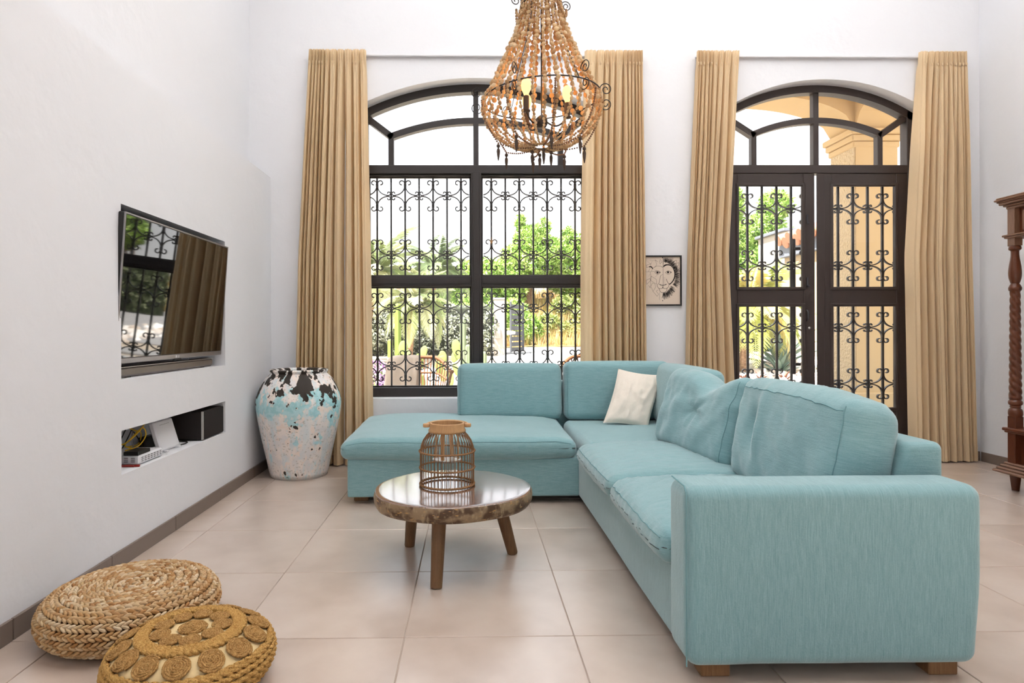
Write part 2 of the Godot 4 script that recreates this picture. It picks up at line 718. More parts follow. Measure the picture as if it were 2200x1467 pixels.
func build_shell() -> void:
	# floor: a screed and the tiles laid on it
	var floor_node := thing("floor", Vector3.ZERO, "matt greige square floor tiles with fine pale joints", "floor", "", "structure")
	var fb := MB.new()
	fb.box(Vector3(1.2, -0.105, -0.85), Vector3(6.6, 0.2, 8.9))
	put("screed", fb.mesh(), M.grout, floor_node)
	var made := {}
	var x0 := -1.4361
	var z0 := -3.9939
	for i in range(-1, 10):
		for j in range(-2, 13):
			var xa := maxf(x0 + i * 0.6, LEFT_X + 0.0) + 0.002
			var xb := minf(x0 + (i + 1) * 0.6, RIGHT_X) - 0.002
			var za := maxf(z0 + j * 0.6, FLOOR_BACK) + 0.002
			var zb := minf(z0 + (j + 1) * 0.6, REAR_Z) - 0.002
			if xb - xa < 0.02 or zb - za < 0.02: continue
			var key := "%d_%d" % [roundi((xb - xa) * 1000), roundi((zb - za) * 1000)]
			if not made.has(key): made[key] = box_mesh(Vector3(xb - xa, 0.012, zb - za), 0.0015)
			put("tile", made[key], M["tile%d" % ((i * 7 + j * 5 + 40) % 4)], floor_node, at((xa + xb) / 2, -0.006, (za + zb) / 2))

	# television wall: a thick lower part with two niches and a ledge, a thinner wall above
	var w := MB.new()
	var z_n := REAR_Z
	var z_f := FLOOR_BACK
	var niches := [[-4.117, -2.897, 0.861, 1.678], [-4.122, -2.898, 0.420, 0.624]]
	var face := func(u: float, v: float) -> Vector3: return Vector3(LEFT_X, v, u)
	holed(w, [z_n, -2.897, -4.117, z_f], [-0.2, 0.420, 0.624, 0.861, 1.678, 2.334], niches, face)
	for h in niches:
		var za: float = h[1]
		var zb: float = -4.117
		var d := -0.24 if h[2] > 0.8 else -0.26
		var xi := LEFT_X + d
		za = -2.897
		w.quad(Vector3(xi, h[2], za), Vector3(LEFT_X, h[2], za), Vector3(LEFT_X, h[2], zb), Vector3(xi, h[2], zb))
		w.quad(Vector3(LEFT_X, h[3], za), Vector3(xi, h[3], za), Vector3(xi, h[3], zb), Vector3(LEFT_X, h[3], zb))
		w.quad(Vector3(LEFT_X, h[2], za), Vector3(xi, h[2], za), Vector3(xi, h[3], za), Vector3(LEFT_X, h[3], za))
		w.quad(Vector3(xi, h[2], zb), Vector3(LEFT_X, h[2], zb), Vector3(LEFT_X, h[3], zb), Vector3(xi, h[3], zb))
		w.quad(Vector3(xi, h[2], za), Vector3(xi, h[2], zb), Vector3(xi, h[3], zb), Vector3(xi, h[3], za))
	w.quad(Vector3(LEFT_X, 2.334, z_n), Vector3(LEFT_X, 2.334, z_f), Vector3(-2.1, 2.334, z_f), Vector3(-2.1, 2.334, z_n))
	w.box(Vector3((UPPER_X - 2.1) / 2, 3.55, -0.83), Vector3(UPPER_X + 2.1, 2.5, 8.46 + 0.4))
	w.quad(Vector3(-2.1, -0.2, z_f - 0.3), Vector3(-2.1, -0.2, z_n + 0.2), Vector3(-2.1, 4.8, z_n + 0.2), Vector3(-2.1, 4.8, z_f - 0.3))
	tag(put("wall_left", w.mesh(), M.plaster), "thick white wall with two niches and a ledge along its top", "wall", "", "structure")

	# window wall with two arched openings; each opening polygon is cut from the wall outline column by column
	var b := MB.new()
	var ops := [{"c": 0.052, "hw": 1.0, "r": 2.137, "top": 3.15, "low": 0.535}, {"c": 2.93, "hw": 0.83, "r": 1.549, "top": 3.147, "low": -0.02}]
	var xs := PackedFloat32Array([-2.1])
	for o in ops:
		for k in 33: xs.append(o.c - o.hw + 2.0 * o.hw * k / 32.0)
	xs.append(RIGHT_X + 0.3)
	var zi := FLOOR_BACK
	var zo := FLOOR_BACK - 0.27
	for k in xs.size() - 1:
		var a := xs[k]
		var c := xs[k + 1]
		var hole = null
		for o in ops:
			if (a + c) / 2 > o.c - o.hw and (a + c) / 2 < o.c + o.hw: hole = o
		if hole == null:
			b.quad(Vector3(a, -0.2, zi), Vector3(c, -0.2, zi), Vector3(c, 4.8, zi), Vector3(a, 4.8, zi))
			b.quad(Vector3(c, -0.2, zo), Vector3(a, -0.2, zo), Vector3(a, 4.8, zo), Vector3(c, 4.8, zo))
		else:
			var ya := arch_y(hole, a)
			var yc := arch_y(hole, c)
			b.quad(Vector3(a, ya, zi), Vector3(c, yc, zi), Vector3(c, 4.8, zi), Vector3(a, 4.8, zi))
			b.quad(Vector3(c, yc, zo), Vector3(a, ya, zo), Vector3(a, 4.8, zo), Vector3(c, 4.8, zo))
			b.quad(Vector3(a, ya, zo), Vector3(c, yc, zo), Vector3(c, yc, zi), Vector3(a, ya, zi))
			b.quad(Vector3(a, -0.2, zi), Vector3(c, -0.2, zi), Vector3(c, hole.low, zi), Vector3(a, hole.low, zi))
			b.quad(Vector3(c, -0.2, zo), Vector3(a, -0.2, zo), Vector3(a, hole.low, zo), Vector3(c, hole.low, zo))
			b.quad(Vector3(a, hole.low, zi), Vector3(c, hole.low, zi), Vector3(c, hole.low, zo), Vector3(a, hole.low, zo))
	for o in ops:
		for s in [-1.0, 1.0]:
			var x: float = o.c + s * o.hw
			var yt := arch_y(o, x - s * 0.0001)
			if s < 0.0: b.quad(Vector3(x, o.low, zi), Vector3(x, o.low, zo), Vector3(x, yt, zo), Vector3(x, yt, zi))
			else: b.quad(Vector3(x, o.low, zo), Vector3(x, o.low, zi), Vector3(x, yt, zi), Vector3(x, yt, zo))
	tag(put("wall_back", b.mesh(), M.plaster), "white plaster wall with an arched window and an arched double door", "wall", "", "structure")

	# wall behind the cabinet
	var r := MB.new()
	for seg in [[-5.36, REAR_Z + 0.3, -0.2, 4.8]]:
		r.box(Vector3(RIGHT_X + 0.15, (seg[2] + seg[3]) / 2, (seg[0] + seg[1]) / 2), Vector3(0.3, seg[3] - seg[2], seg[1] - seg[0]))
	tag(put("wall_right", r.mesh(), M.plaster), "plain white side wall behind the dark carved cabinet", "wall", "", "structure")
	var q := MB.new()
	for seg in [[-2.1, -0.6, -0.2, 4.8], [-0.6, 0.5, 2.2, 4.8], [-0.6, 0.5, -0.2, 0.0], [0.5, 4.5, -0.2, 4.8]]:
		q.box(Vector3((seg[0] + seg[1]) / 2, (seg[2] + seg[3]) / 2, REAR_Z + 0.15), Vector3(seg[1] - seg[0], seg[3] - seg[2], 0.3))
	tag(put("wall_rear", q.mesh(), M.plaster), "white wall behind the camera with a wide terrace opening", "wall", "", "structure")
	var ce := MB.new()
	# openings: a long frosted roof light over the sitting area and a small open one over the dining end
	var holes := [[-1.3, 3.9, -4.7, -1.0], [-1.2, 0.3, 1.0, 3.0]]
	var cx := [-2.1, -1.3, -1.2, 0.3, 3.9, 4.5]
	var cz := [-5.36, -4.7, -1.0, 1.0, 3.0, 3.7]
	for i in cx.size() - 1:
		for j in cz.size() - 1:
			var mx: float = (cx[i] + cx[i + 1]) * 0.5
			var mz: float = (cz[j] + cz[j + 1]) * 0.5
			var open := false
			for h in holes: open = open or (mx > h[0] and mx < h[1] and mz > h[2] and mz < h[3])
			if not open: ce.box(Vector3(mx, CEIL_Y + 0.1, mz), Vector3(cx[i + 1] - cx[i], 0.2, cz[j + 1] - cz[j]))
	var rl := thing("window_2", Vector3(1.3, CEIL_Y + 0.12, -2.85), "frosted roof light in the ceiling above the sofa", "window", "", "structure")
	for k in 8: put("frosted_pane", box_mesh(Vector3(0.63, 0.012, 3.68), 0.002), M.frosted, rl, at(-2.275 + 0.65 * k, 0, 0))
	for k in 9: put("glazing_bar", box_mesh(Vector3(0.03, 0.05, 3.7), 0.004), M.frame, rl, at(-2.6 + 0.65 * k, 0, 0))
	tag(put("ceiling", ce.mesh(), M.ceiling), "high flat white ceiling above the living room", "ceiling", "", "structure")

	# skirting of cut floor tile
	var sk := thing("baseboard_left", Vector3.ZERO, "brown tile skirting along the television wall", "baseboard", "", "structure")
	var edges := [-5.05, -4.62, -4.0, -3.4, -2.8, -2.2, -1.6, -1.0, -0.4, 0.2]
	for k in edges.size() - 1:
		var len: float = edges[k + 1] - edges[k] - 0.004
		put("tile", box_mesh(Vector3(0.012, 0.078, len), 0.002), M.skirting, sk, at(LEFT_X + 0.006, 0.039, (edges[k] + edges[k + 1]) / 2))
	var sb := thing("baseboard_back", Vector3.ZERO, "brown tile skirting along the window wall", "baseboard", "", "structure")
	for seg in [[-1.6, -1.02], [-1.0, -0.42], [-0.4, 0.18], [0.2, 0.78], [0.8, 1.38], [1.4, 2.09], [3.77, 4.2]]:
		put("tile", box_mesh(Vector3(seg[1] - seg[0], 0.078, 0.012), 0.002), M.skirting, sb, at((seg[0] + seg[1]) / 2, 0.039, FLOOR_BACK + 0.006))
	var sr := thing("baseboard_right", Vector3.ZERO, "brown tile skirting along the wall behind the cabinet", "baseboard", "", "structure")
	for seg in [[-5.04, -4.42], [-4.41, -3.81], [-3.8, -3.2], [-3.19, -2.6]]:
		put("tile", box_mesh(Vector3(0.012, 0.078, seg[1] - seg[0]), 0.002), M.skirting, sr, at(RIGHT_X - 0.006, 0.039, (seg[0] + seg[1]) / 2))


func arch_y(o: Dictionary, x: float) -> float:
	var d: float = clampf(absf(x - o.c), 0.0, o.hw)
	return o.top - o.r + sqrt(o.r * o.r - d * d)


# ------------------------------------------------------------------ window and door
func arc_points(c: float, top: float, r: float, x0: float, x1: float, n := 24) -> PackedVector2Array:
	var p := PackedVector2Array()
	for k in n + 1:
		var x := lerpf(x0, x1, float(k) / n)
		p.append(Vector2(x, top - r + sqrt(maxf(0.0, r * r - (x - c) * (x - c)))))
	return p


func bar(b: MB, x0: float, x1: float, y0: float, y1: float, zc: float, depth: float, bevel := 0.004) -> void:
	b.box(Vector3((x0 + x1) / 2, (y0 + y1) / 2, zc), Vector3(absf(x1 - x0), absf(y1 - y0), depth), bevel)


# one C-scroll of a flat iron strap. It hangs between a bar at x = 0 with a large curl at height big_y and the
# next bar at x = d, where it ends in a small curl near y = 0.
func scroll_path(d: float, big_y: float, rb: float, rs: float) -> PackedVector2Array:
	var p := PackedVector2Array()
	var e := 0.0055
	for k in 15:                                            # large curl, from its inner end
		var f := k / 14.0
		var a := PI + deg_to_rad(-285.0 * (1.0 - f))
		var rr := lerpf(rb * 0.55, rb, f)
		p.append(Vector2(e + rb + cos(a) * rr, big_y + sin(a) * rr))
	var ex := d - rs - 0.004                                # the sweep, a quarter of an ellipse
	var ya := big_y - 0.030
	for k in range(0, 11):
		var a := PI + (PI / 2.0) * k / 10.0
		p.append(Vector2(ex + cos(a) * (ex - e), ya + sin(a) * (ya - 0.004)))
	for k in range(1, 14):                                  # small curl
		var f := k / 13.0
		var a := -PI / 2.0 + deg_to_rad(290.0) * f
		var rr := lerpf(rs, rs * 0.55, f)
		p.append(Vector2(ex + cos(a) * rr, 0.004 + rs + sin(a) * rr))
	return p


func grille_meshes(d: float, hw: float, depth: float) -> Dictionary:
	var out := {}
	var base := scroll_path(d, 0.108, 0.024, 0.017)
	for sx in [-1, 1]:
		for sy in [-1, 1]:
			var p := PackedVector2Array()
			for q in base: p.append(Vector2(q.x * sx, q.y * sy))
			var b := MB.new()
			b.strap(p, hw, -depth / 2, depth / 2)
			out["%d_%d" % [sx, sy]] = b.mesh()
			var cut := PackedVector2Array()                   # a scroll that the frame cuts off
			for q in p:
				if absf(q.x) < d * 0.68: cut.append(q)
				elif cut.size() > 18: break
			var b2 := MB.new()
			b2.strap(cut, hw, -depth / 2, depth / 2)
			out["cut_%d_%d" % [sx, sy]] = b2.mesh()
	return out


# bars: positions; big: whether the bar carries the large curls; motif: heights of the motif centres
func grille(parent: Node3D, bars: Array, big: Array, y0: float, y1: float, motifs: Array, z: float, ms: Dictionary, cut_lo: bool, cut_hi: bool, thick: float) -> void:
	var g := Node3D.new()
	g.name = "grille"
	parent.add_child(g, true)
	var stick := box_mesh(Vector3(thick, y1 - y0, thick), 0.001)
	for k in bars.size():
		put("bar", stick, M.iron, g, at(bars[k], (y0 + y1) / 2, z))
	var collar := box_mesh(Vector3(0.022, 0.03, 0.02), 0.002)
	for my in motifs:
		for k in bars.size():
			if big[k]:
				for s in [-1, 1]:
					put("collar", collar, M.iron, g, at(bars[k], my + s * 0.088, z))
					for side in [-1, 1]:
						var nb: int = k + side
						if nb >= 0 and nb < bars.size():
							put("scroll", ms["%d_%d" % [side, s]], M.iron, g, at(bars[k], my, z))
						elif (side < 0 and cut_lo) or (side > 0 and cut_hi):
							put("scroll", ms["cut_%d_%d" % [side, s]], M.iron, g, at(bars[k], my, z))


func build_window() -> void:
	var w := thing("window_1", Vector3.ZERO, "arched window with a black frame and wrought iron scroll grilles", "window", "", "structure")
	var c := 0.052
	var z := -5.21
	var op := {"c": c, "hw": 1.0, "r": 2.137, "top": 3.15}
	var f := MB.new()
	# jambs, sill rail, arch ring
	bar(f, c - 1.0, c - 0.905, 0.54, 2.9, z - 0.02, 0.08)
	bar(f, c + 0.905, c + 1.0, 0.54, 2.9, z - 0.02, 0.08)
	bar(f, c - 1.0, c + 1.0, 0.535, 0.612, z - 0.02, 0.085)
	f.strap(arc_points(c, 3.15 - 0.03, 2.137 - 0.03, c - 1.0, c + 1.0, 40), 0.034, z - 0.06, z + 0.02)
	bar(f, c - 0.91, c + 0.91, 2.402, 2.474, z - 0.02, 0.085)
	bar(f, c - 0.91, c + 0.91, 2.388, 2.402, z - 0.025, 0.05)
	put("frame", f.mesh(), M.frame, w)
	var t := MB.new()
	t.strap(arc_points(c, 2.848, 2.0, c - 0.735, c + 0.735, 28), 0.026, z - 0.05, z + 0.012)
	for s in [-1.0, 1.0]:
		bar(t, c + s * 0.735, c + s * 0.69, 2.47, 2.735, z - 0.02, 0.06)
		t.strap(PackedVector2Array([Vector2(c + s * 0.70, 2.71), Vector2(c + s * 0.95, 2.90)]), 0.026, z - 0.05, z + 0.012)
	bar(t, c - 0.022, c + 0.022, 2.47, 3.12, z - 0.02, 0.06)
	put("transom_bars", t.mesh(), M.frame, w)
	var m := MB.new()
	bar(m, c - 0.045, c + 0.045, 0.6, 2.41, z - 0.018, 0.08)
	bar(m, c - 0.028, c + 0.028, 0.6, 2.41, z + 0.022, 0.012, 0.003)
	put("mullion", m.mesh(), M.frame, w)
	var q := MB.new()
	for s in [-1.0, 1.0]:
		bar(q, c + s * 0.04, c + s * 0.91, 1.459, 1.547, z - 0.02, 0.075)
		bar(q, c + s * 0.05, c + s * 0.91, 1.478, 1.530, z + 0.02, 0.01, 0.003)
	put("crossbar", q.mesh(), M.frame, w)
	# inner beads of the four sashes
	for s in [-1.0, 1.0]:
		for yy in [[0.612, 1.459], [1.547, 2.39]]:
			var e := MB.new()
			var xa = c + s * 0.045
			var xb = c + s * 0.905
			bar(e, xa, xa + s * 0.012, yy[0], yy[1], z - 0.05, 0.03, 0.002)
			bar(e, xb, xb - s * 0.012, yy[0], yy[1], z - 0.05, 0.03, 0.002)
			bar(e, xa, xb, yy[0], yy[0] + 0.012, z - 0.05, 0.03, 0.002)
			bar(e, xa, xb, yy[1], yy[1] - 0.012, z - 0.05, 0.03, 0.002)
			put("glazing_bead", e.mesh(), M.frame, w)
			put("pane", box_mesh(Vector3(0.86, yy[1] - yy[0], 0.005)), M.glass, w, at((xa + xb) / 2, (yy[0] + yy[1]) / 2, z - 0.048))
	transom_panes(w, c, op, 0.735, 2.848, 2.0, 2.474, z - 0.03, 0.95, 2.90)
	var ms := grille_meshes(0.1185, 0.0044, 0.012)
	var left := []
	var right := []
	for k in 7:
		left.append(-0.787 + 0.1185 * k)
		right.append(0.182 + 0.1188 * k)
	var big := [true, false, true, false, true, false, true]
	grille(w, left, big, 0.6, 1.47, [1.277, 0.790], -5.27, ms, true, true, 0.0145)
	grille(w, left, big, 1.54, 2.41, [2.232, 1.730], -5.27, ms, true, true, 0.0145)
	grille(w, right, big, 0.6, 1.47, [1.277, 0.790], -5.27, ms, true, true, 0.0145)
	grille(w, right, big, 1.54, 2.41, [2.232, 1.730], -5.27, ms, true, true, 0.0145)


func transom_panes(w: Node3D, c: float, op: Dictionary, ihw: float, itop: float, ir: float, low: float, z: float, ohw: float, oy: float) -> void:
	for s in [-1.0, 1.0]:
		var polys := []
		var a := PackedVector2Array([Vector2(c, low)])            # under the inner arc
		a.append(Vector2(c + s * ihw, low))
		for p in arc_points(c, itop, ir, c + s * ihw, c, 12): a.append(p)
		polys.append(a)
		var b := PackedVector2Array()                             # between the two arcs
		for p in arc_points(c, itop, ir, c, c + s * ihw, 12): b.append(p)
		for p in arc_points(c, op.top - 0.02, op.r - 0.02, c + s * ohw, c, 12): b.append(p)
		polys.append(b)
		var e := PackedVector2Array([Vector2(c + s * ihw, low), Vector2(c + s * (op.hw - 0.02), low), Vector2(c + s * (op.hw - 0.02), oy), Vector2(c + s * ihw, itop - 0.13)])
		polys.append(e)
		for poly in polys:
			var g := MB.new()
			g.extrude(poly, z - 0.0025, z + 0.0025)
			put("pane", g.mesh(), M.glass, w)


func build_door() -> void:
	var w := thing("door_1", Vector3.ZERO, "arched dark double door with glazed leaves and wrought iron grilles", "door", "", "structure")
	var c := 2.93
	var z := -5.21
	var op := {"c": c, "hw": 0.83, "r": 1.549, "top": 3.147}
	var f := MB.new()
	bar(f, c - 0.83, c - 0.765, 0.0, 2.93, z - 0.02, 0.09)
	bar(f, c + 0.765, c + 0.83, 0.0, 2.93, z - 0.02, 0.09)
	f.strap(arc_points(c, 3.147 - 0.028, 1.549 - 0.028, c - 0.83, c + 0.83, 40), 0.032, z - 0.06, z + 0.025)
	bar(f, c - 0.77, c + 0.77, 2.405, 2.476, z - 0.02, 0.09)
	bar(f, c - 0.77, c + 0.77, -0.01, 0.012, z - 0.02, 0.09)
	put("frame", f.mesh(), M.doorpaint, w)
	var t := MB.new()
	t.strap(arc_points(c + 0.01, 2.855, 1.35, c - 0.55, c + 0.56, 28), 0.024, z - 0.05, z + 0.012)
	for s in [-1.0, 1.0]:
		bar(t, c + 0.01 + s * 0.56, c + 0.01 + s * 0.515, 2.47, 2.74, z - 0.02, 0.06)
		t.strap(PackedVector2Array([Vector2(c + 0.01 + s * 0.53, 2.725), Vector2(c + s * 0.80, 2.905)]), 0.024, z - 0.05, z + 0.012)
	bar(t, c - 0.024, c + 0.024, 2.47, 3.12, z - 0.02, 0.06)
	put("transom_bars", t.mesh(), M.doorpaint, w)
	transom_panes(w, c, op, 0.54, 2.855, 1.35, 2.476, z - 0.03, 0.80, 2.90)
	var ms := grille_meshes(0.1265, 0.0040, 0.020)
	# two leaves: the openings of both glazed panels
	var leaves := [{"x0": 2.165, "x1": 2.908, "a": 2.250, "b": 2.812}, {"x0": 2.922, "x1": 3.700, "a": 3.051, "b": 3.602}]
	var gap := [[0.414, 1.295], [1.433, 2.309]]
	for k in 2:
		var L: Dictionary = leaves[k]
		var m := MB.new()
		var d := 0.048
		bar(m, L.x0 if k == 0 else 2.956, L.a, 0.012, 2.402, z, d)
		bar(m, L.b, L.x1, 0.012, 2.402, z, d)
		bar(m, L.a, L.b, 2.309, 2.402, z, d)
		bar(m, L.a, L.b, 1.295, 1.433, z, d)
		bar(m, L.a, L.b, 0.012, 0.414, z, d)
		for g in gap:      # raised mouldings round each glazed panel
			for s in [0.0, 1.0]:
				var x: float = lerpf(L.a, L.b, s)
				bar(m, x - 0.014 + 0.0 * s, x + 0.014, g[0] - 0.014, g[1] + 0.014, z + 0.018, 0.03, 0.006)
				var y: float = lerpf(g[0], g[1], s)
				bar(m, L.a, L.b, y - 0.014, y + 0.014, z + 0.018, 0.03, 0.006)
		bar(m, L.a + 0.03, L.b - 0.03, 0.09, 0.34, z + 0.022, 0.012, 0.006)
		if k == 1: bar(m, 2.920, 2.985, 0.012, 2.402, z + 0.029, 0.010, 0.003)
		put("leaf", m.mesh(), M.doorpaint, w)
		for g in gap:
			put("pane", box_mesh(Vector3(L.b - L.a, g[1] - g[0], 0.005)), M.glass, w, at((L.a + L.b) / 2, (g[0] + g[1]) / 2, z - 0.012))
		var bars := []
		var big := []
		for i in 6:
			bars.append((2.2465 if k == 0 else 3.026) + (0.1255 if k == 0 else 0.128) * i)
			big.append(i % 2 == 1 if k == 0 else i % 2 == 0)
		grille(w, bars, big, 0.41, 1.30, [1.103, 0.621], -5.27, ms, k == 1 and false, k == 1, 0.0175)
		grille(w, bars, big, 1.43, 2.315, [2.120, 1.634], -5.27, ms, k == 1 and false, k == 1, 0.0175)
	# fittings on the inner face of the nearer leaf
	for y in [2.02, 1.49]:
		var h := MB.new()
		h.box(Vector3(2.842, y, z + 0.03), Vector3(0.012, 0.075, 0.012), 0.003)
		h.box(Vector3(2.846, y - 0.035, z + 0.036), Vector3(0.02, 0.016, 0.014), 0.003)
		put("bolt", h.mesh(), M.gate, w)
	var hd := MB.new()
	hd.tube(PackedVector3Array([Vector3(2.838, 1.25, z + 0.026), Vector3(2.836, 1.235, z + 0.05), Vector3(2.836, 1.18, z + 0.052), Vector3(2.838, 1.16, z + 0.026)]), 0.006, 6)
	put("handle", hd.mesh(), M.gate, w)
	var kh := MB.new()
	kh.lathe(PackedVector2Array([Vector2(0, 0.0), Vector2(0.011, 0.0), Vector2(0.011, 0.006), Vector2(0.0, 0.007)]), 12)
	var kt := Transform3D(Basis(Vector3.RIGHT, PI / 2), Vector3(2.858, 1.10, z + 0.024))
	put("keyhole", kh.mesh(), M.silver, w, kt)
	var pl := MB.new()
	bar(pl, 2.792, 2.824, 0.70, 1.875, -5.345, 0.03, 0.006)
	bar(pl, 2.81, 2.86, 1.775, 1.80, -5.33, 0.025, 0.004)
	bar(pl, 2.81, 2.86, 0.775, 0.80, -5.33, 0.025, 0.004)
	put("pull_bar", pl.mesh(), M.iron, w)


# ------------------------------------------------------------------ curtains
# a pleated length of cloth; x given at the top, the middle and the bottom of either edge
func curtain(called_label: String, xl: Array, xr: Array, y_low: float, folds: int, sd: int, fullness: Array) -> void:
	var root := thing("curtain", Vector3((xl[0] + xr[0]) / 2, 0, -5.0), called_label, "curtain", "curtains of the two openings")
	var r := RandomNumberGenerator.new()
	r.seed = sd
	var nz := noise(sd, 1.0, 2)
	var y_top := 3.352
	var widths := PackedFloat32Array()
	var sum := 0.0
	for k in folds:
		var q := r.randf_range(0.6, 1.4) * (lerpf(fullness[0], fullness[1], (k + 0.5) / folds))
		widths.append(q)
		sum += q
	var amp := PackedFloat32Array()
	for k in folds: amp.append(r.randf_range(0.6, 1.25))
	var per := 24
	var nu := folds * per
	var ys := PackedFloat32Array()
	for k in 5: ys.append(y_top - 0.024 * k)
	for k in range(1, 41): ys.append(lerpf(y_top - 0.096, y_low, pow(k / 40.0, 1.15)))
	var origin := root.position
	var surface := func(u: float, y: float, out: float) -> Vector3:
		# u in 0..folds; each unit is one fold
		var k := mini(int(u), folds - 1)
		var f := u - k
		var s0 := 0.0
		for i in k: s0 += widths[i]
		var s := (s0 + widths[k] * f) / sum
		var drop := (y_top - y) / (y_top - y_low)
		var head := smoothstep(0.10, 0.16, y_top - y)            # 0 in the pleated heading
		var loose := smoothstep(0.1, 0.9, y_top - y)
		var l := bez(xl, drop)
		var rr := bez(xr, drop)
		var phase := f * TAU
		# broad soft fronts parted by narrow deep grooves; tight gathers in the heading
		var edge := minf(f, 1.0 - f) + nz.get_noise_2d(u * 0.7, y * 0.14) * 0.03 * loose
		var groove := exp(-pow(edge / 0.13, 2.0))
		var deep: float = lerpf(0.012, 0.030, head) + 0.022 * loose * amp[k]
		var zz := 0.45 * sin(PI * f) + 0.16 * sin(phase * 2.0 + k * 1.9) * head - 1.15 * groove + 0.25 * sin(k * 2.7 + 0.8) * loose
		var x := lerpf(l, rr, s)
		x += nz.get_noise_2d(y * 0.16 + 40.0, u * 0.25) * 0.02 * loose * sin(PI * s)
		var gather := (1.0 - smoothstep(0.05, 0.30, y_top - y)) * 0.007 * cos(phase * 3.0)
		return Vector3(x, y, origin.z + zz * deep - gather + out + nz.get_noise_2d(s * 3.0 + 7.0, y * 0.2) * 0.010 * loose) - origin
	for part in [["heading", 0, 5, 0.0], ["drape", 4, 45, 0.0]]:
		var p := PackedVector3Array()
		for j in range(part[1], part[2]):
			for i in nu + 1: p.append(surface.call(float(i) / per, ys[j], part[3]))
		var b := MB.new()
		b.grid(p, nu, part[2] - part[1] - 1, false, false, true)
		put(part[0], b.mesh(), M.curtain, root)
	var hem := PackedVector3Array()
	for j in 3:
		for i in nu + 1: hem.append(surface.call(float(i) / per, y_low + 0.13 - 0.065 * j, 0.003))
	var hb := MB.new()
	hb.grid(hem, nu, 2, false, false, true)
	put("hem", hb.mesh(), M.curtain, root)
	# stitched pinch pleats under the heading
	var pb := MB.new()
	pb.blob(Transform3D(Basis.from_scale(Vector3(0.007, 0.016, 0.008)), Vector3.ZERO), 6, 4)
	var pm := pb.mesh()
	for k in folds:
		var q: Vector3 = surface.call(k + 0.5, y_top - 0.11, 0.0)
		put("pinch_pleat", pm, M.curtain, root, Transform3D(Basis(), q))


func bez(a: Array, f: float) -> float:
	return lerpf(a[0], a[1], f / 0.5) if f < 0.5 else lerpf(a[1], a[2], (f - 0.5) / 0.5)


func build_curtains() -> void:
	curtain("tan linen curtain behind the weathered vase, at the window", [-1.293, -1.385, -1.425], [-0.835, -0.805, -0.785], 0.012, 11, 11, [0.6, 1.7])
	curtain("tan linen curtain between the window and the framed lion drawing", [0.935, 0.900, 0.895], [1.405, 1.420, 1.43], 0.012, 11, 12, [1.9, 0.6])
	curtain("narrow tan curtain hanging against the door side next to the lion drawing", [1.85, 1.775, 1.74], [2.20, 2.11, 2.19], 0.012, 9, 13, [0.7, 1.7])
	curtain("tan linen curtain reaching the floor in the corner beside the door", [3.675, 3.575, 3.60], [4.06, 4.085, 4.13], 0.012, 10, 14, [2.0, 0.7])
	for seg in [[-1.29, 1.41, "slim white curtain rail above the window"], [1.85, 4.07, "slim white curtain rail above the double door"]]:
		var b := MB.new()
		b.box(Vector3((seg[0] + seg[1]) / 2, 3.322, FLOOR_BACK + 0.016), Vector3(seg[1] - seg[0], 0.016, 0.032), 0.003)
		tag(put("curtain_rail", b.mesh(), M.white_plastic), seg[2], "curtain rail", "white curtain rails")


# ------------------------------------------------------------------ sofa
func cushion(called: String, parent: Node3D, size: Vector3, r: float, crown: Vector3, folds: Callable, m: Material, place: Transform3D, cells := Vector3i(12, 4, 12), seam_edges := []) -> MeshInstance3D:
	var h := size * 0.5
	var move := func(p: Vector3) -> Vector3:
		var q := Vector3(p.x / h.x, p.y / h.y, p.z / h.z)
		var w := Vector3.ONE - Vector3(q.x * q.x, q.y * q.y, q.z * q.z).clamp(Vector3.ZERO, Vector3.ONE)
		var o := p
		o.x += q.x * crown.x * sqrt(w.y) * pow(w.z, 0.6)
		o.y += q.y * crown.y * pow(w.x, 0.6) * pow(w.z, 0.6)
		o.z += q.z * crown.z * pow(w.x, 0.6) * sqrt(w.y)
		if folds.is_valid(): o += folds.call(p, q)
		return o
	var b := MB.new()
	b.soft(size, r, cells, move)
	var o := put(called, b.mesh(), m, parent, place)
	for e in seam_edges:       # [from, to] in units of the half size
		var path := PackedVector3Array()
		for k in 29:
			var q: Vector3 = (e[0] as Vector3).lerp(e[1], k / 28.0)
			var p := Vector3(q.x * h.x, q.y * h.y, q.z * h.z)
			var core := p.clamp(-(h - Vector3(r, r, r)), h - Vector3(r, r, r))
			if (p - core).length() > 0.0001: p = core + (p - core).normalized() * (r + 0.0012)
			path.append(move.call(p))
		var sb := MB.new()
		sb.tube(path, 0.0017, 5)
		put("seam", sb.mesh(), M.teal_seam, o)
	return o


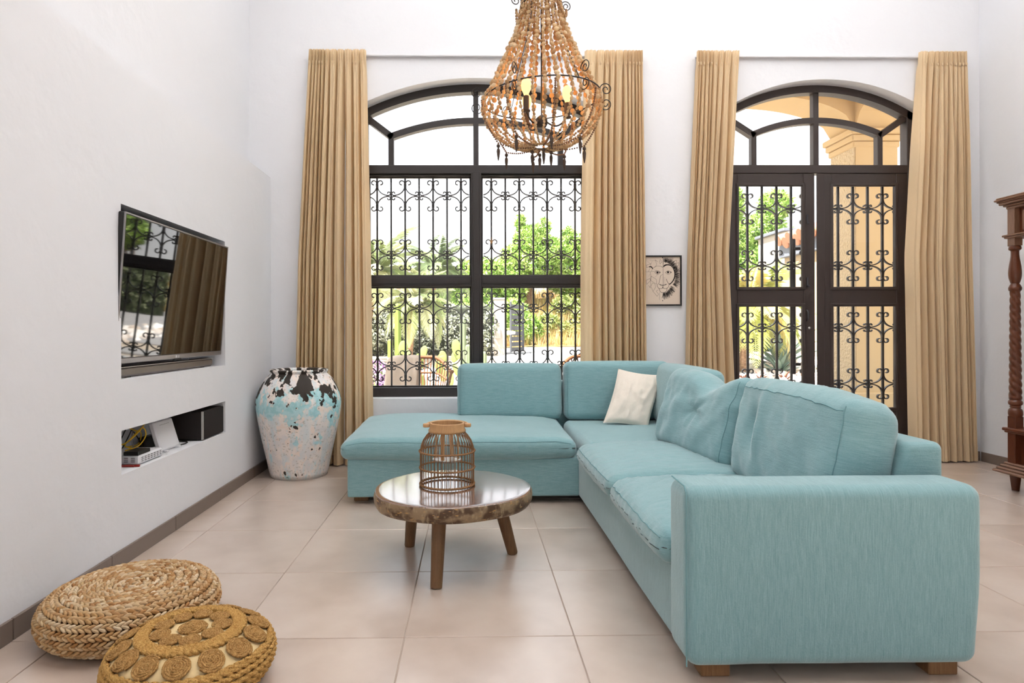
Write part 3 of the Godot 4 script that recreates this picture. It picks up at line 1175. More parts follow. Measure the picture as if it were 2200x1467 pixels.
func build_sofa() -> void:
	var s := thing("corner_sofa", Vector3.ZERO, "large L-shaped teal linen sofa with loose cushions and a chaise under the window", "sofa")
	var a := MB.new()
	a.soft(Vector3(1.455, 0.24, 1.05), 0.012, Vector3i(3, 2, 3))
	put("chaise_base", a.mesh(), M.teal_across, s, at(-0.044, 0.165, -4.405))
	var b := MB.new()
	b.soft(Vector3(0.925, 0.245, 2.86), 0.012, Vector3i(3, 2, 6), func(p: Vector3) -> Vector3: return p + Vector3(sin(p.z * 5.0) * 0.002, 0, 0))
	put("seat_base", b.mesh(), M.teal_down, s, at(1.142, 0.1675, -3.49))
	var c := MB.new()
	var slack := noise(31, 3.0, 2)
	c.soft(Vector3(0.925, 0.555, 0.19), 0.042, Vector3i(10, 8, 3), func(p: Vector3) -> Vector3:
		var q := p
		q.z += slack.get_noise_2d(p.x * 1.2, p.y * 1.2) * 0.004
		if p.y < 0.0 and p.x > 0.3: q.x -= 0.02 * (-p.y / 0.28)
		return q)
	put("arm", c.mesh(), M.teal_down, s, at(1.1225, 0.3225, -1.975))
	# stitched edge of the arm's front panel
	var e := MB.new()
	e.tube(PackedVector3Array([Vector3(0.6605, 0.05, -1.892), Vector3(0.6605, 0.54, -1.892), Vector3(0.664, 0.575, -1.90), Vector3(0.668, 0.594, -1.93), Vector3(0.668, 0.598, -2.05)]), 0.0024, 5)
	put("seam", e.mesh(), M.teal_seam, s.get_node("arm"), at(-1.1225, -0.3225, 1.975))
	var d := MB.new()
	d.soft(Vector3(1.70, 0.65, 0.145), 0.03, Vector3i(4, 3, 2))
	put("back_frame", d.mesh(), M.teal_across, s, at(0.77, 0.37, -4.852))
	var f := MB.new()
	f.soft(Vector3(0.14, 0.65, 2.84), 0.028, Vector3i(3, 5, 6), func(p: Vector3) -> Vector3:
		var q := p
		if p.x < 0.0: q.x -= 0.075 * clampf((0.30 - p.y) / 0.3, 0.0, 1.3)
		return q)
	put("back_frame", f.mesh(), M.teal_across, s, at(1.535, 0.375, -3.492))
	# seat cushions
	var nz := noise(33, 1.0, 3)
	var chaise_fold := func(p: Vector3, q: Vector3) -> Vector3:
		var o := Vector3(0, 0, 0)
		o.y += nz.get_noise_2d(p.x * 3.0, p.z * 3.0) * 0.006
		if q.y > 0.0: o.y += 0.02 * smoothstep(0.3, -0.9, q.z)
		o.y -= 0.035 * smoothstep(0.80, 1.0, absf(q.x)) * (0.5 if q.y > 0.0 else -0.1)
		return o
	cushion("seat_cushion", s, Vector3(1.475, 0.13, 1.04), 0.045, Vector3(0.012, 0.030, 0.018), chaise_fold, M.teal_across, at(-0.075, 0.348, -4.375), Vector3i(18, 4, 12), [[Vector3(-0.95, 0.72, 1), Vector3(0.95, 0.72, 1)]])
	var plain := func(p: Vector3, q: Vector3) -> Vector3: return Vector3(0, nz.get_noise_2d(p.x * 4.0, p.z * 4.0) * 0.006, 0)
	cushion("seat_cushion", s, Vector3(0.80, 0.12, 0.98), 0.045, Vector3(0.0, 0.018, 0.006), plain, M.teal_across, at(1.10, 0.342, -4.21), Vector3i(10, 3, 10))
	for k in 2:
		var rumple := func(p: Vector3, q: Vector3) -> Vector3:
			var o := Vector3.ZERO
			var front := smoothstep(-0.35, -1.0, q.x)
			o.x += front * nz.get_noise_2d(p.z * 26.0 + 9.0 * k, p.y * 3.0) * 0.004
			if q.y > 0.0:
				var rad := Vector2(p.x - 0.35, p.z - 0.45).length() if k == 1 else p.z * 1.3 + p.x * 0.25
				o.y += nz.get_noise_2d(rad * 26.0, p.x * 1.6 + 20.0 * k) * (0.011 if k == 1 else 0.006)
				o.y -= front * 0.012
			else:
				o.y += front * 0.004
			return o
		var zc := -3.27 if k == 0 else -2.448
		var len := 0.865 if k == 0 else 0.765
		cushion("seat_cushion", s, Vector3(0.74, 0.128, len), 0.05, Vector3(0.012, 0.036, 0.006), rumple, M.teal_across if k == 0 else M.teal_across, at(1.003, 0.351, zc), Vector3i(26, 5, 40), [[Vector3(-1, 0.75, -0.93), Vector3(-1, 0.75, 0.93)]])
	# back cushions
	var calm := func(p: Vector3, q: Vector3) -> Vector3:
		return Vector3(0, 0, nz.get_noise_2d(p.x * 5.0, p.y * 5.0) * 0.004) + Vector3(nz.get_noise_2d(p.y * 30.0, p.z * 20.0) * 0.003, 0, 0)
	var ba := Transform3D(Basis(Vector3.RIGHT, -0.07), Vector3(0.296, 0.622, -4.735))
	cushion("back_cushion", s, Vector3(0.785, 0.42, 0.16), 0.055, Vector3(0.004, 0.008, 0.022), calm, M.teal_across, ba, Vector3i(12, 10, 4), [[Vector3(-0.97, -0.9, 1), Vector3(-0.97, 0.9, 1)]])
	var bb := Transform3D(Basis(Vector3.RIGHT, -0.07), Vector3(1.112, 0.628, -4.725))
	cushion("back_cushion", s, Vector3(0.80, 0.435, 0.16), 0.05, Vector3(0.004, 0.008, 0.02), calm, M.teal_across, bb, Vector3i(12, 10, 4), [[Vector3(-0.97, -0.9, 1), Vector3(-0.97, 0.9, 1)]])
	var calm_x := func(p: Vector3, q: Vector3) -> Vector3: return Vector3(nz.get_noise_2d(p.z * 5.0, p.y * 5.0) * 0.004, 0, 0)
	var bc := Transform3D(Basis(Vector3.BACK, -0.10), Vector3(1.45, 0.625, -4.16))
	cushion("back_cushion", s, Vector3(0.17, 0.43, 0.86), 0.055, Vector3(0.03, 0.01, 0.004), calm_x, M.teal_across, bc, Vector3i(4, 10, 12))
	var crumple := func(p: Vector3, q: Vector3) -> Vector3:
		var o := Vector3.ZERO
		var g := Vector2(p.z - 0.05, p.y - 0.02)
		o.x += 0.03 * exp(-g.length_squared() / 0.010) - 0.006 * sin(g.angle() * 6.0 + g.length() * 14.0) * exp(-g.length_squared() / 0.03)
		o.x += nz.get_noise_2d(p.z * 4.5 + 3.0, p.y * 4.5) * 0.016
		o.y -= 0.075 * exp(-pow((p.z - 0.12) / 0.15, 2.0)) * smoothstep(-0.2, 1.0, q.y)
		o.x += 0.03 * exp(-pow((p.z - 0.12) / 0.12, 2.0)) * smoothstep(0.2, 1.0, q.y)
		return o
	var bd := Transform3D(Basis(Vector3.UP, 0.10) * Basis(Vector3.BACK, -0.27), Vector3(1.30, 0.615, -3.395))
	cushion("back_cushion", s, Vector3(0.17, 0.47, 0.84), 0.06, Vector3(0.045, 0.008, 0.004), crumple, M.teal_across, bd, Vector3i(5, 24, 36), [[Vector3(-1, -0.9, 0.93), Vector3(-1, 0.9, 0.93)]])
	var tufted := func(p: Vector3, q: Vector3) -> Vector3:
		var o := Vector3.ZERO
		var g := Vector2(p.z + 0.20, p.y - 0.03)
		o.x += 0.045 * exp(-(g.x * g.x / 0.003 + g.y * g.y / 0.007))
		o.x -= 0.024 * exp(-(pow(g.x - 0.065, 2.0) / 0.0012 + pow(g.y + 0.03, 2.0) / 0.02))
		o.x += nz.get_noise_2d(p.z * 5.0 + p.y * 3.0, p.y * 4.0) * 0.012
		o.x += nz.get_noise_2d(p.z * 16.0 - p.y * 9.0, p.y * 3.0 + 50.0) * 0.0035 * smoothstep(0.2, -0.9, q.y)
		if q.y > 0.5: o.y += nz.get_noise_2d(p.z * 26.0 + p.x * 20.0, 3.0) * 0.006
		o.y -= 0.02 * smoothstep(0.2, 1.0, q.z) * smoothstep(0.0, 1.0, q.y)
		return o
	var be := Transform3D(Basis(Vector3.BACK, -0.17), Vector3(1.355, 0.618, -2.515))
	cushion("back_cushion", s, Vector3(0.19, 0.47, 0.85), 0.06, Vector3(0.035, 0.01, 0.012), tufted, M.teal_across, be, Vector3i(6, 24, 36), [[Vector3(-1, 0.80, -0.95), Vector3(-1, 0.80, 0.92)], [Vector3(-1, -0.9, 0.93), Vector3(-1, 0.9, 0.93)]])
	# wooden feet
	var foot := box_mesh(Vector3(0.092, 0.046, 0.062), 0.003)
	for p in [Vector2(0.762, -1.955), Vector2(1.478, -1.95), Vector2(-0.70, -4.0), Vector2(-0.70, -4.85), Vector2(1.5, -4.85), Vector2(0.60, -4.75)]:
		put("foot", foot, M.footwood, s, at(p.x, 0.023, p.y))

	# the loose off-white pillow in the corner: four drawn-out corners and a soft middle
	var corners := [Vector3(0.934, 0.432, -4.36), Vector3(1.245, 0.392, -4.34), Vector3(1.435, 0.755, -4.56), Vector3(1.10, 0.800, -4.60)]
	var nrm := ((corners[1] - corners[0]) as Vector3).cross(corners[3] - corners[0]).normalized()
	var pb := MB.new()
	var n := 28
	for side in [1.0, -1.0]:
		var p := PackedVector3Array()
		for j in n + 1:
			for i in n + 1:
				var u := float(i) / n
				var v := float(j) / n
				var cu := u * 2.0 - 1.0
				var cv := v * 2.0 - 1.0
				# edges draw in between the corners
				var uu := 0.5 + cu * 0.5 * (1.0 - 0.075 * (1.0 - cv * cv))
				var vv := 0.5 + cv * 0.5 * (1.0 - 0.075 * (1.0 - cu * cu))
				var q: Vector3 = (corners[0] as Vector3).lerp(corners[1], uu).lerp((corners[3] as Vector3).lerp(corners[2], uu), vv)
				var th := 0.055 * pow((1.0 - cu * cu) * (1.0 - cv * cv), 0.45)
				var rim := 1.0 - pow(maxf(absf(cu), absf(cv)), 6.0)
				th += (nz.get_noise_2d(u * 5.0 + v * 2.0, v * 4.0 + side * 20.0) * 0.013 + nz.get_noise_2d((cv + cu * 0.6) * 9.0, 30.0) * 0.006 * smoothstep(0.3, 0.9, v)) * rim
				p.append(q + nrm * side * maxf(th, 0.0))
		pb.grid(p, n, n, false, false, side < 0.0)
	tag(put("throw_pillow", pb.mesh(), M.cream), "off-white crumpled throw pillow leaning in the corner of the teal sofa", "pillow")


# ------------------------------------------------------------------ coffee table, lantern
func table_r(a: float) -> float:
	return 0.366 * (1.0 + 0.016 * sin(a * 2.0 + 0.6) + 0.012 * sin(a * 3.0 + 2.0) + 0.006 * sin(a * 7.0))


func build_table() -> void:
	var t := thing("coffee_table", Vector3(-0.085, 0, -2.925), "low round coffee table cut from a tree trunk, with three wooden legs", "table")
	var seg := 96
	var y1 := 0.352
	var y0 := 0.276
	# polished face
	var b := MB.new()
	var p := PackedVector3Array()
	var uv := PackedVector2Array()
	for row in [[0.0, y1], [0.5, y1], [0.93, y1], [0.975, y1 - 0.002], [0.99, y1 - 0.006]]:
		for i in seg + 1:
			var a := TAU * i / seg
			var r: float = table_r(a) * row[0]
			p.append(Vector3(cos(a) * r, row[1], -sin(a) * r))
			uv.append(Vector2(0.5 + cos(a) * r / 0.8, 0.5 + sin(a) * r / 0.8))
	b.grid(p, seg, 4, true, false, true, uv)
	put("tabletop", b.mesh(), M.tabletop, t)
	# bark side and underside
	var s := MB.new()
	p = PackedVector3Array()
	uv = PackedVector2Array()
	var rough := noise(35, 8.0, 3)
	for row in [[0.0, y0], [0.93, y0], [0.975, y0 + 0.006], [1.0, y0 + 0.022], [1.006, y0 + 0.045], [1.0, y1 - 0.014], [0.99, y1 - 0.006]]:
		for i in seg + 1:
			var a := TAU * i / seg
			var k := rough.get_noise_3d(cos(a), row[1] * 2.0, sin(a)) * 0.008
			var r: float = table_r(a) * row[0] * (1.0 + (k if row[0] > 0.95 and row[0] != 0.99 else 0.0))
			p.append(Vector3(cos(a) * r, row[1], -sin(a) * r))
			uv.append(Vector2(float(i) / seg, (row[1] - y0) / (y1 - y0)))
	s.grid(p, seg, 6, true, false, false, uv)
	put("bark_edge", s.mesh(), M.bark, t)
	for leg in [[Vector3(-0.052, 0.28, 0.245), Vector3(-0.062, 0, 0.312)], [Vector3(0.215, 0.28, -0.065), Vector3(0.288, 0, -0.085)], [Vector3(-0.20, 0.28, -0.16), Vector3(-0.225, 0, -0.205)]]:
		var l := MB.new()
		l.tube(PackedVector3Array([leg[0], (leg[0] as Vector3).lerp(leg[1], 0.5), (leg[0] as Vector3).lerp(leg[1], 0.985), leg[1]]), [0.032, 0.029, 0.0255, 0.0235], 14)
		put("leg", l.mesh(), M.legwood, t)


func build_lantern() -> void:
	var o := Vector3(-0.112, 0.352, -2.95)
	var t := thing("cane_lantern", o, "bird cage shaped cane lantern with a wooden collar on the coffee table", "lantern")
	# profile of the cage: radius by height
	var prof := [Vector2(0.126, 0.004), Vector2(0.127, 0.08), Vector2(0.128, 0.155), Vector2(0.124, 0.185), Vector2(0.114, 0.212), Vector2(0.098, 0.236), Vector2(0.080, 0.254)]
	for k in 44:
		var a := TAU * k / 44.0
		var path := PackedVector3Array()
		for q in prof: path.append(Vector3(cos(a) * q.x, q.y, sin(a) * q.x))
		var b := MB.new()
		b.tube(path, 0.0021, 5)
		put("rib", b.mesh(), M.cane, t)
	for ring in [[0.127, 0.008, 0.0052], [0.129, 0.085, 0.004], [0.130, 0.163, 0.004]]:
		var path := PackedVector3Array()
		for k in 48:
			var a := TAU * k / 48.0
			path.append(Vector3(cos(a) * ring[0], ring[1], sin(a) * ring[0]))
		var b := MB.new()
		b.tube(path, ring[2], 6, true)
		var node := put("ring", b.mesh(), M.cane_wrap, t)
		var wb := MB.new()                                         # the binding wound round the ring
		var turns := 66
		var wp := PackedVector3Array()
		for k in turns * 6:
			var a := TAU * k / (turns * 6.0)
			var tw := a * turns
			var rr: float = ring[0] + cos(tw) * (ring[2] + 0.0008)
			wp.append(Vector3(cos(a) * rr, ring[1] + sin(tw) * (ring[2] + 0.0008), sin(a) * rr))
		wb.tube(wp, 0.0013, 4, true)
		put("binding", wb.mesh(), M.cane_wrap, node)
	var c := MB.new()
	c.lathe(PackedVector2Array([Vector2(0.076, 0.250), Vector2(0.088, 0.252), Vector2(0.089, 0.262), Vector2(0.0845, 0.268), Vector2(0.083, 0.292), Vector2(0.081, 0.296), Vector2(0.0765, 0.296), Vector2(0.075, 0.292), Vector2(0.075, 0.252)]), 40)
	put("collar", c.mesh(), M.bamboo, t)
	# folded bail handle lying to one side
	var hd := MB.new()
	var hp := PackedVector3Array()
	for k in 21:
		var a := deg_to_rad(-100.0 + 200.0 * k / 20.0)
		hp.append(Vector3(sin(a) * 0.097, 0.284 + 0.004 * cos(a), -0.008 - cos(a) * 0.094))
	hd.tube(hp, 0.006, 6, false, true, 1.3)
	put("handle", hd.mesh(), M.bamboo, t)
	for sgn in [1.0, -1.0]: put("hinge", box_mesh(Vector3(0.032, 0.018, 0.024), 0.004), M.bamboo, t, at(sgn * 0.098, 0.283, 0.002))
	# four flat bamboo slats that carry a glass cup
	for k in 4:
		var a := TAU * k / 4.0 + 0.35
		var b := MB.new()
		b.xf = Transform3D(Basis(Vector3.UP, -a), Vector3.ZERO)
		b.box(Vector3(0.056, 0.19, 0), Vector3(0.004, 0.13, 0.018), 0.001)
		put("slat", b.mesh(), M.bamboo, t)
	var g := MB.new()
	g.lathe(PackedVector2Array([Vector2(0.0, 0.122), Vector2(0.050, 0.122), Vector2(0.053, 0.127), Vector2(0.053, 0.235), Vector2(0.050, 0.235), Vector2(0.050, 0.127), Vector2(0.0, 0.126)]), 28)
	put("glass_cup", g.mesh(), M.glass, t)
	var pt := MB.new()
	pt.lathe(PackedVector2Array([Vector2(0.0, 0.114), Vector2(0.066, 0.115), Vector2(0.070, 0.124), Vector2(0.067, 0.124), Vector2(0.064, 0.119), Vector2(0.0, 0.118)]), 28)
	put("saucer", pt.mesh(), M.silver, t)


# ------------------------------------------------------------------ vase
func build_vase() -> void:
	var t := thing("floor_vase", Vector3(-1.302, 0, -4.725), "tall earthenware vase with flaking turquoise, pink-white and black paint in the corner", "vase")
	var na := noise(141, 1.0, 5)
	var nb := noise(142, 1.0, 4)
	var nc := noise(143, 1.0, 5)
	var mv := mat(Color.WHITE, 0.62, 0.35)
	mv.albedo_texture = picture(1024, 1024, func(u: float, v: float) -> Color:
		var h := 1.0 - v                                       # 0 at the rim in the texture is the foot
		h = v
		var a := u * TAU
		var p := Vector3(cos(a), h * 2.4, sin(a))
		var k1 := na.get_noise_3dv(p * 2.2)
		var k2 := nb.get_noise_3dv(p * 7.0)
		var k3 := nc.get_noise_3dv(p * 3.4 + Vector3(9, 2, 5))
		var white := S(246, 236, 230).lerp(S(232, 228, 227), smoothstep(-0.3, 0.4, nb.get_noise_3dv(p * 3.0)))
		white = white.lerp(S(214, 228, 232), smoothstep(0.0, 0.4, na.get_noise_3d(p.x * 5.0, p.y * 1.5, p.z * 5.0)) * 0.6)
		white = white.lerp(S(176, 168, 154), smoothstep(0.22, 0.45, nb.get_noise_3d(p.x * 9.0, p.y * 16.0, p.z * 9.0)) * 0.5)
		var band := smoothstep(0.42, 0.68, h) * (1.0 - smoothstep(0.80, 0.9, h))
		var tq := smoothstep(-0.02, 0.16, k1 * 0.9 + k2 * 0.22 + band * 0.58 - 0.34)
		var c := white.lerp(S(158, 212, 217).lerp(S(186, 226, 231), smoothstep(-0.2, 0.3, k2)), tq * 0.9)
		c = c.lerp(S(218, 230, 234), smoothstep(0.0, 0.3, nb.get_noise_3d(p.x * 2.4 + 5.0, p.y * 1.0, p.z * 2.4)) * 0.5 * (1.0 - band))
		c = c.lerp(S(246, 230, 220), smoothstep(0.05, 0.12, k3 + smoothstep(0.72, 0.86, h) * 0.3 - 0.22) * 0.85)
		var dk := k3 * 0.75 + k1 * 0.45 + k2 * 0.16 + smoothstep(0.58, 0.84, h) * 0.50 - 0.46 - smoothstep(0.86, 0.93, h) * 0.04
		c = c.lerp(S(58, 52, 48), smoothstep(0.0, 0.018, dk))
		var chip := na.get_noise_3dv(p * 4.6 + Vector3(3, 7, 1)) + nb.get_noise_3dv(p * 11.0) * 0.3
		c = c.lerp(S(60, 54, 50), smoothstep(0.66, 0.69, chip))
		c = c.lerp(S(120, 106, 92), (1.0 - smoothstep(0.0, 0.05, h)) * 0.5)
		return c)
	mv.heightmap_enabled = true
	mv.heightmap_texture = mv.albedo_texture
	mv.heightmap_scale = 0.12
	var prof := PackedVector2Array()
	var raw := [[0.0, 0.0], [0.19, 0.0], [0.207, 0.006], [0.212, 0.022], [0.222, 0.062], [0.247, 0.175], [0.272, 0.29], [0.302, 0.445], [0.311, 0.538], [0.306, 0.60], [0.277, 0.677], [0.247, 0.728], [0.219, 0.757], [0.207, 0.770], [0.212, 0.781], [0.218, 0.790], [0.214, 0.798], [0.200, 0.800], [0.182, 0.796], [0.172, 0.784], [0.180, 0.74]]
	for k in raw.size() - 1:
		for i in 4:
			# smooth through the measured points
			var p0: Array = raw[maxi(k - 1, 0)]
			var p1: Array = raw[k]
			var p2: Array = raw[k + 1]
			var p3: Array = raw[mini(k + 2, raw.size() - 1)]
			var f := i / 4.0
			prof.append(Vector2(maxf(0.0, cubic_interpolate(p1[0], p2[0], p0[0], p3[0], f)), cubic_interpolate(p1[1], p2[1], p0[1], p3[1], f)))
	prof.append(Vector2(0.185, 0.72))
	prof.append(Vector2(0.22, 0.6))
	prof.append(Vector2(0.0, 0.3))
	var dent := noise(144, 2.4, 3)
	var b := MB.new()
	b.lathe(prof, 96, Vector3.ZERO, func(q: Vector3) -> Vector3:
		var k := 1.0 + dent.get_noise_3dv(q * 1.4) * 0.012
		if q.y > 0.76: k += sin(atan2(q.z, q.x) * 3.0 + 1.0) * 0.012
		return Vector3(q.x * k, q.y, q.z * k))
	# texture height follows the real height
	for k in b.t.size(): b.t[k] = Vector2(b.t[k].x, clampf(b.v[k].y / 0.8, 0.0, 1.0))
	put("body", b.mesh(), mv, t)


# ------------------------------------------------------------------ floor poufs
# a smooth outline through (radius, height) points: returns position and outward normal at a share of its length
func outline(pts: Array, f: float) -> Array:
	var total := 0.0
	for k in pts.size() - 1: total += (pts[k + 1] as Vector2).distance_to(pts[k])
	var want := clampf(f, 0.0, 1.0) * total
	for k in pts.size() - 1:
		var d := (pts[k + 1] as Vector2).distance_to(pts[k])
		if want <= d or k == pts.size() - 2:
			var g := want / d
			var p0: Vector2 = pts[maxi(k - 1, 0)]
			var p3: Vector2 = pts[mini(k + 2, pts.size() - 1)]
			var p := (pts[k] as Vector2).cubic_interpolate(pts[k + 1], p0, p3, g)
			var q := (pts[k] as Vector2).cubic_interpolate(pts[k + 1], p0, p3, g + 0.02)
			var dir := (q - p).normalized()
			return [p, Vector2(dir.y, -dir.x)]
		want -= d
	return [pts[-1], Vector2.UP]


func build_poufs() -> void:
	# braided banana leaf
	var t := thing("floor_pouf", Vector3(-1.25, 0, -2.306), "flat round pouf braided from pale dried leaf strands against the television wall", "pouf", "woven floor poufs")
	var r := RandomNumberGenerator.new()
	r.seed = 5
	var pts := [Vector2(0.205, 0.006), Vector2(0.255, 0.018), Vector2(0.286, 0.042), Vector2(0.295, 0.075), Vector2(0.288, 0.108), Vector2(0.262, 0.137), Vector2(0.215, 0.152), Vector2(0.14, 0.153), Vector2(0.07, 0.149), Vector2(0.012, 0.147)]
	var core := MB.new()
	var prof := PackedVector2Array()
	for k in 30:
		var q: Array = outline(pts, k / 29.0)
		prof.append((q[0] as Vector2) - (q[1] as Vector2) * 0.007)
	core.lathe(prof, 48)
	put("core", core.mesh(), mat(S(96, 66, 40), 0.9, 0.1), t)
	var tones := [S(206, 178, 138), S(186, 148, 104), S(214, 190, 156), S(168, 122, 76), S(196, 164, 120), S(222, 202, 172)]
	var rows := 17
	for j in rows:
		var f := (j + 0.5) / rows
		var o: Array = outline(pts, f)
		var rad: float = o[0].x
		var cnt := maxi(6, int(TAU * rad / 0.0215))
		var b := MB.new()
		b.colored = true
		var warm := r.randf()
		for k in cnt:
			for side in [-1.0, 1.0]:
				var a := TAU * (k + (0.25 if side > 0.0 else 0.0) + 0.06 * r.randf()) / cnt
				var g: Array = outline(pts, f + side * 0.0112)
				var pr: Vector2 = g[0]
				var nn: Vector2 = g[1]
				var radial := Vector3(cos(a), 0, -sin(a))
				var normal := (radial * nn.x + Vector3.UP * nn.y).normalized()
				var along := Vector3(-sin(a), 0, -cos(a))
				var across := normal.cross(along).normalized()
				var dir = (along + across * 0.5 * side).normalized()
				var third := normal.cross(dir).normalized()
				var p := radial * pr.x + Vector3.UP * pr.y + normal * r.randf_range(-0.001, 0.0015)
				var ln := r.randf_range(0.0155, 0.0185)
				var c: Color = tones[r.randi() % tones.size()]
				if warm > 0.75: c = c.lerp(S(176, 124, 66), 0.35)
				b.col = c.lerp(tones[r.randi() % tones.size()], r.randf() * 0.6).srgb_to_linear()
				b.blob(Transform3D(Basis(dir * ln, normal * 0.0092, third * 0.0066), p), 7, 5)
		put("braid_row", b.mesh(), M.leafbraid, t)

	# jute with rosettes
	var u := thing("floor_pouf", Vector3(-0.858, 0, -1.917), "domed golden jute pouf decorated with two rings of coiled rosettes", "pouf", "woven floor poufs")
	var dome := [Vector2(0.13, 0.004), Vector2(0.185, 0.012), Vector2(0.222, 0.040), Vector2(0.240, 0.082), Vector2(0.228, 0.122), Vector2(0.196, 0.150), Vector2(0.145, 0.168), Vector2(0.08, 0.175), Vector2(0.002, 0.176)]
	var inner := MB.new()
	prof = PackedVector2Array()
	for k in 36:
		var q: Array = outline(dome, k / 35.0)
		prof.append((q[0] as Vector2) - (q[1] as Vector2) * 0.006)
	inner.lathe(prof, 56)
	put("lining", inner.mesh(), mat(S(232, 206, 156), 0.85, 0.2), u)
	# share of the outline: rows of plaited rope up the side, then rosettes, a braided band, rosettes
	var ropes := []
	for k in 9: ropes.append(0.05 + k * 0.043)
	ropes.append_array([0.43, 0.448, 0.655, 0.675, 0.695, 0.715])
	for f in ropes:
		var o: Array = outline(dome, f)
		var p := PackedVector3Array()
		var nseg := 150
		var b := MB.new()
		# two strands plaited round each other
		for strand in 2:
			p = PackedVector3Array()
			for k in nseg:
				var a := TAU * k / nseg
				var tw := a * 26.0 + strand * PI
				var pr: Vector2 = o[0] + (o[1] as Vector2) * (sin(tw) * 0.0035) + Vector2(-o[1].y, o[1].x) * cos(tw) * 0.0042
				p.append(Vector3(cos(a) * pr.x, pr.y, -sin(a) * pr.x))
			b.tube(p, 0.0068, 5, true)
		put("jute_rope", b.mesh(), M.jute, u)
	var rosettes := []
	for k in 14: rosettes.append([TAU * k / 14.0, 0.548, 0.0375])
	for k in 9: rosettes.append([TAU * (k + 0.3) / 9.0, 0.800, 0.0305])
	rosettes.append([0.0, 1.0, 0.043])
	for q in rosettes:
		var o: Array = outline(dome, q[1])
		var a: float = q[0]
		var radial := Vector3(cos(a), 0, -sin(a))
		var normal = (radial * o[1].x + Vector3.UP * o[1].y).normalized() if q[1] < 0.99 else Vector3.UP
		var along := Vector3(-sin(a), 0, -cos(a))
		var across = normal.cross(along).normalized()
		var centre = radial * o[0].x + Vector3.UP * o[0].y + normal * r.randf_range(0.0, 0.002)
		if q[1] > 0.99: centre = Vector3(0.005, 0.176, 0)
		var turns: float = q[2] / 0.0068
		var p := PackedVector3Array()
		var steps := int(turns * 16)
		for k in steps:
			var g := float(k) / (steps - 1)
			var th := g * turns * TAU + a * 3.0
			var rr: float = q[2] * (1.0 - g * 0.97)
			# follow the dome a little: the rim of a rosette lies lower than its centre
			var bend := -rr * rr * 2.2
			p.append(centre + along * cos(th) * rr + across * sin(th) * rr + normal * (bend + 0.002 + 0.0012 * sin(k * 1.7)))
		var b := MB.new()
		b.tube(p, 0.0042, 5)
		put("rosette", b.mesh(), M.jute_dark, u)


